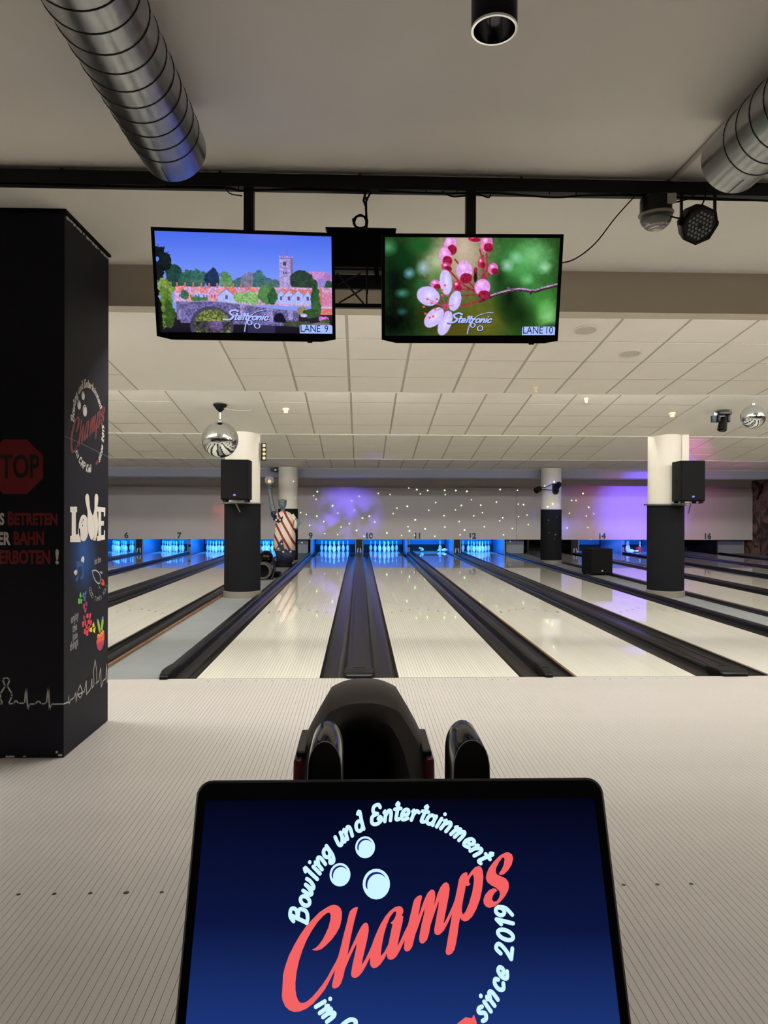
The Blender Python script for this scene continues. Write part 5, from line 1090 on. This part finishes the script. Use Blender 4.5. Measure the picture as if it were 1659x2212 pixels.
# equipment on the left walkway
t = thing('floor_effect_light', 'grey drum-shaped effect light with black dome behind the left column', 'stage light', (-1.99, 14.9, -.004))
MB().lathe([(.17, -.14), (.18, -.12), (.18, .12), (.17, .14)], 28, M=Matrix.Translation((0, 0, .19)) @ Matrix.Rotation(PI / 2, 4, 'X')).build('drum', mat('drum_grey', (92, 88, 84), .35, .5), t, smooth=True)
MB().lathe([(.13, 0), (.125, .012)], 28, M=Matrix.Translation((0, -.142, .19)) @ Matrix.Rotation(PI / 2, 4, 'X')).build('lens', GLOSS, t)
MB().sphere((.02, .25, .44), .15, 24, 16).build('black_dome', GLOSS, t, smooth='all'); MB().lathe([(.11, 0), (.12, .3), (.08, .33)], 20, (.02, .25, 0)).build('dome_stand', RUBBER, t, smooth=True)
MB().tube(catmull([(.16, .2, .42), (.22, .1, .28), (.19, .0, .1), (.16, -.05, .0)], 6), .03, 10).build('yoke', PLASTIC, t, smooth=True)
t = thing('effect_can', 'short black can lying on the walkway beside the drum light', 'stage light', (-1.79, 15.3, -.004))
MB().lathe([(.055, -.12), (.07, -.11), (.07, .11), (.055, .12)], 20, M=Matrix.Translation((0, 0, .071)) @ Matrix.Rotation(1.2, 4, 'Z') @ Matrix.Rotation(PI / 2, 4, 'X')).build('can', PLASTIC, t, smooth=True); MB().lathe([(.05, .12), (.05, .125)], 16, M=Matrix.Translation((0, 0, .071)) @ Matrix.Rotation(1.2, 4, 'Z') @ Matrix.Rotation(PI / 2, 4, 'X')).build('lens', GLOSS, t)

# ------------------------------------------------------------------ ball return
br = thing('ball_return', 'dark ball return with open rounded hood and dark red sides', 'ball return', (.02, 2.62, 0))
HOOD = mat('hood_plastic', (66, 62, 58), .5, bump=.12, bscale=300); RED = mat('maroon_panel', (62, 10, 18), .35, spec=.3)
def arch(w_, top, sh, n=9, flat=.55, zb=.06):
    """outline of the hood section: straight flanks, sloping shoulders, gently domed top"""
    p = [(-w_, zb), (-w_, sh)]
    tw = w_ * flat
    for k in range(1, 5): p.append((-w_ + (w_ - tw) * (k / 4) ** 1.25, sh + (top - .035 - sh) * (k / 4)))
    for k in range(n): 
        x = -tw + 2 * tw * (k + .5) / n; p.append((x, top - .035 * (abs(x) / tw) ** 2.4))
    for k in range(4, 0, -1): p.append((w_ - (w_ - tw) * (k / 4) ** 1.25, sh + (top - .035 - sh) * (k / 4)))
    p += [(w_, sh), (w_, zb)]
    return p
sec = [(-.02, .236, .735, .50), (.0, .243, .752, .51), (.10, .245, .778, .52), (.24, .235, .765, .50), (.42, .205, .69, .46), (.52, .16, .60, .40)]
loops = [[(x, y, z) for x, z in arch(w_, tp, sh)] for y, w_, tp, sh in sec]
def inner(y, w_, top, zb): 
    n = len(loops[0]); p = []
    for k in range(n):
        a = PI - PI * k / (n - 1); p.append((w_ * math.copysign(abs(math.cos(a)) ** .8, math.cos(a)), y, zb + (top - zb) * math.sin(a) ** .75))
    return p
b = MB(); b.ring([inner(.34, .12, .50, .08), inner(.16, .135, .585, .07), inner(.04, .165, .645, .06), inner(-.012, .195, .69, .06)] + loops, False, False, False)
b.add(loops[-1], [tuple(range(len(loops[-1])))]); b.build('hood', HOOD, br, smooth=True, fix=False)
MB().add(inner(.335, .12, .50, .08), [tuple(range(len(loops[0])))]).build('hood_inside', RUBBER, br)
b = MB()
lipf = [(x * .93, -.024 + .05 * (abs(x) / .25) ** 2, z + .001) for x, z in arch(.243, .752, .51)[5:-5]]
for s in (-1, 1):
    MB().box(s * .244 - .016, s * .244 + .016, -.12, .16, .06, .56, Matrix.Rotation(-s * .02, 4, 'Y')).build('side_panel', RED, br, bevel=.012)
    MB().box(s * .236 - .018, s * .236 + .018, -.09, .17, .545, .578, Matrix.Rotation(-s * .02, 4, 'Y')).build('shoulder_trim', PLASTIC, br, bevel=.008)
MB().box(-.25, .25, -1.10, .46, .0, .06).build('plinth', RUBBER, br)
MB().box(-.22, .22, -1.05, .30, .06, .30).build('body', PLASTIC, br, bevel=.02)
for s in (-1, 1):
    MB().tube([(s * .17, -1.0, .36), (s * .17, -.1, .36)], .022, 10).build('ball_rail', GLOSS, br, smooth=True)
    for y in (-.95, -.2): MB().tube([(s * .17, y, .29), (s * .17, y, .36)], .012, 8).build('rail_bracket', PLASTIC, br)

# ------------------------------------------------------------------ scoring console with touch screen
con = thing('scoring_console', 'black scoring console with touch screen and glossy twin posts', 'console', (.07, 1.02, 0))
MT = Matrix.Translation((.0443, .7884, 1.1417)) @ (Matrix.Rotation(-.06457, 4, 'Z') @ Matrix.Rotation(-.41734, 4, 'X') @ Matrix.Rotation(-.02019, 4, 'Y'))
ML = Matrix.Translation((-.07, -1.02, 0)) @ MT                     # monitor space -> console space
def rrect(x0, x1, z0, z1, r, n=6):
    p = []
    for cx, cz, a0 in ((x1 - r, z1 - r, 0), (x0 + r, z1 - r, 90), (x0 + r, z0 + r, 180), (x1 - r, z0 + r, 270)):
        for k in range(n + 1): a = math.radians(a0 + 90 * k / n); p.append((cx + r * math.cos(a), cz + r * math.sin(a)))
    return p
OUT = rrect(-.2255, .2255, -.292, .0, .017); o2 = rrect(-.2225, .2225, -.289, -.003, .015)
INN = rrect(-.2143, .2143, -.2630, -.0212, .001)
b = MB(); b.ring([[(x, .045, z) for x, z in o2], [(x, .040, z) for x, z in OUT], [(x, .004, z) for x, z in OUT], [(x, .0, z) for x, z in o2], [(x, .0, z) for x, z in INN], [(x, .003, z) for x, z in INN]], True, True, False, ML)
bz = b.build('screen_bezel', mat('bezel_black', (5, 5, 6), .4, spec=.15), con, smooth=True)
def scr_mat():
    m = bpy.data.materials.new('touch_screen'); m.use_nodes = True; nt = m.node_tree; N = nt.nodes; L = nt.links; b = N['Principled BSDF']
    tc = N.new('ShaderNodeTexCoord'); sp = N.new('ShaderNodeSeparateXYZ'); L.new(tc.outputs['Generated'], sp.inputs[0])
    r = N.new('ShaderNodeValToRGB'); L.new(sp.outputs[2], r.inputs[0]); e = r.color_ramp.elements
    e[0].position = .0; e[0].color = lin((34, 64, 140)) + (1,); e[1].position = 1; e[1].color = lin((2, 3, 20)) + (1,); k = e.new(.15); k.color = lin((27, 52, 118)) + (1,); k = e.new(.5); k.color = lin((11, 21, 62)) + (1,)
    L.new(r.outputs[0], b.inputs['Emission Color']); b.inputs['Emission Strength'].default_value = 1; b.inputs['Base Color'].default_value = (0, 0, 0, 1); b.inputs['Roughness'].default_value = .12; b.inputs['Specular IOR Level'].default_value = .3
    return m
b = MB(); b.box(-.2143, .2143, .002, .004, -.2630, -.0212, ML); sc_ = b.build('screen', scr_mat(), con)
lg = lambda x, y, l: tuple(ML @ Vector(((x + 3.2) / 1000, .002 - l, (y - 141.8) / 1000)))
def logo_on(par):
    logo(par, lg, mat('screen_white', (206, 246, 255), emit=1), mat('screen_coral', (244, 98, 98), emit=1), mat('screen_ink', (30, 36, 130), emit=1), .0005)
logo_on(sc_)
# posts: slabs with rounded tops, glossy
for x0, x1 in ((-.0945, -.0300), (.1745, .2440)):
    w2 = (x1 - x0) / 2; prof = []
    for k in range(15):
        a = PI * k / 14; prof.append((-w2 * math.cos(a) * 1.0, .955 + .062 * math.sin(a) ** .85))
    P_ = [(-w2 * 1.08, .30)] + [(x, z) for x, z in prof] + [(w2 * 1.08, .30)]
    cx = (x0 + x1) / 2 - .07; b = MB()
    fr_ = lambda s, y: [(cx + x * s, y, (z - .955) * s + .955 if z > .9 else z) for x, z in P_]
    b.ring([fr_(.90, .289), fr_(.96, .288), fr_(1.0, .298), fr_(1.02, .35), fr_(1.0, .41), fr_(.9, .425)], True, True, True); po = b.build('glossy_post', GLOSS, con, smooth=True)
    b = MB(); b.tube([(cx + x * .97, .2885, (z - .955) * .97 + .955 if z > .9 else z) for x, z in P_], .0009, 6); b.build('post_edge', mat('edge_silver', (150, 152, 160), .15, .9), po, smooth=True)
MB().box(-.10, .24, .30, .42, .0, .34).build('post_base', PLASTIC, con, bevel=.02)
MB().tube([(-.02, -.20, .98), (-.01, .0, .80), (.02, .25, .70), (.05, .34, .62)], .03, 12).build('screen_arm', BLACK, con, smooth=True)
MB().box(.0, .12, .30, .40, .30, .66).build('arm_column', BLACK, con, bevel=.01)
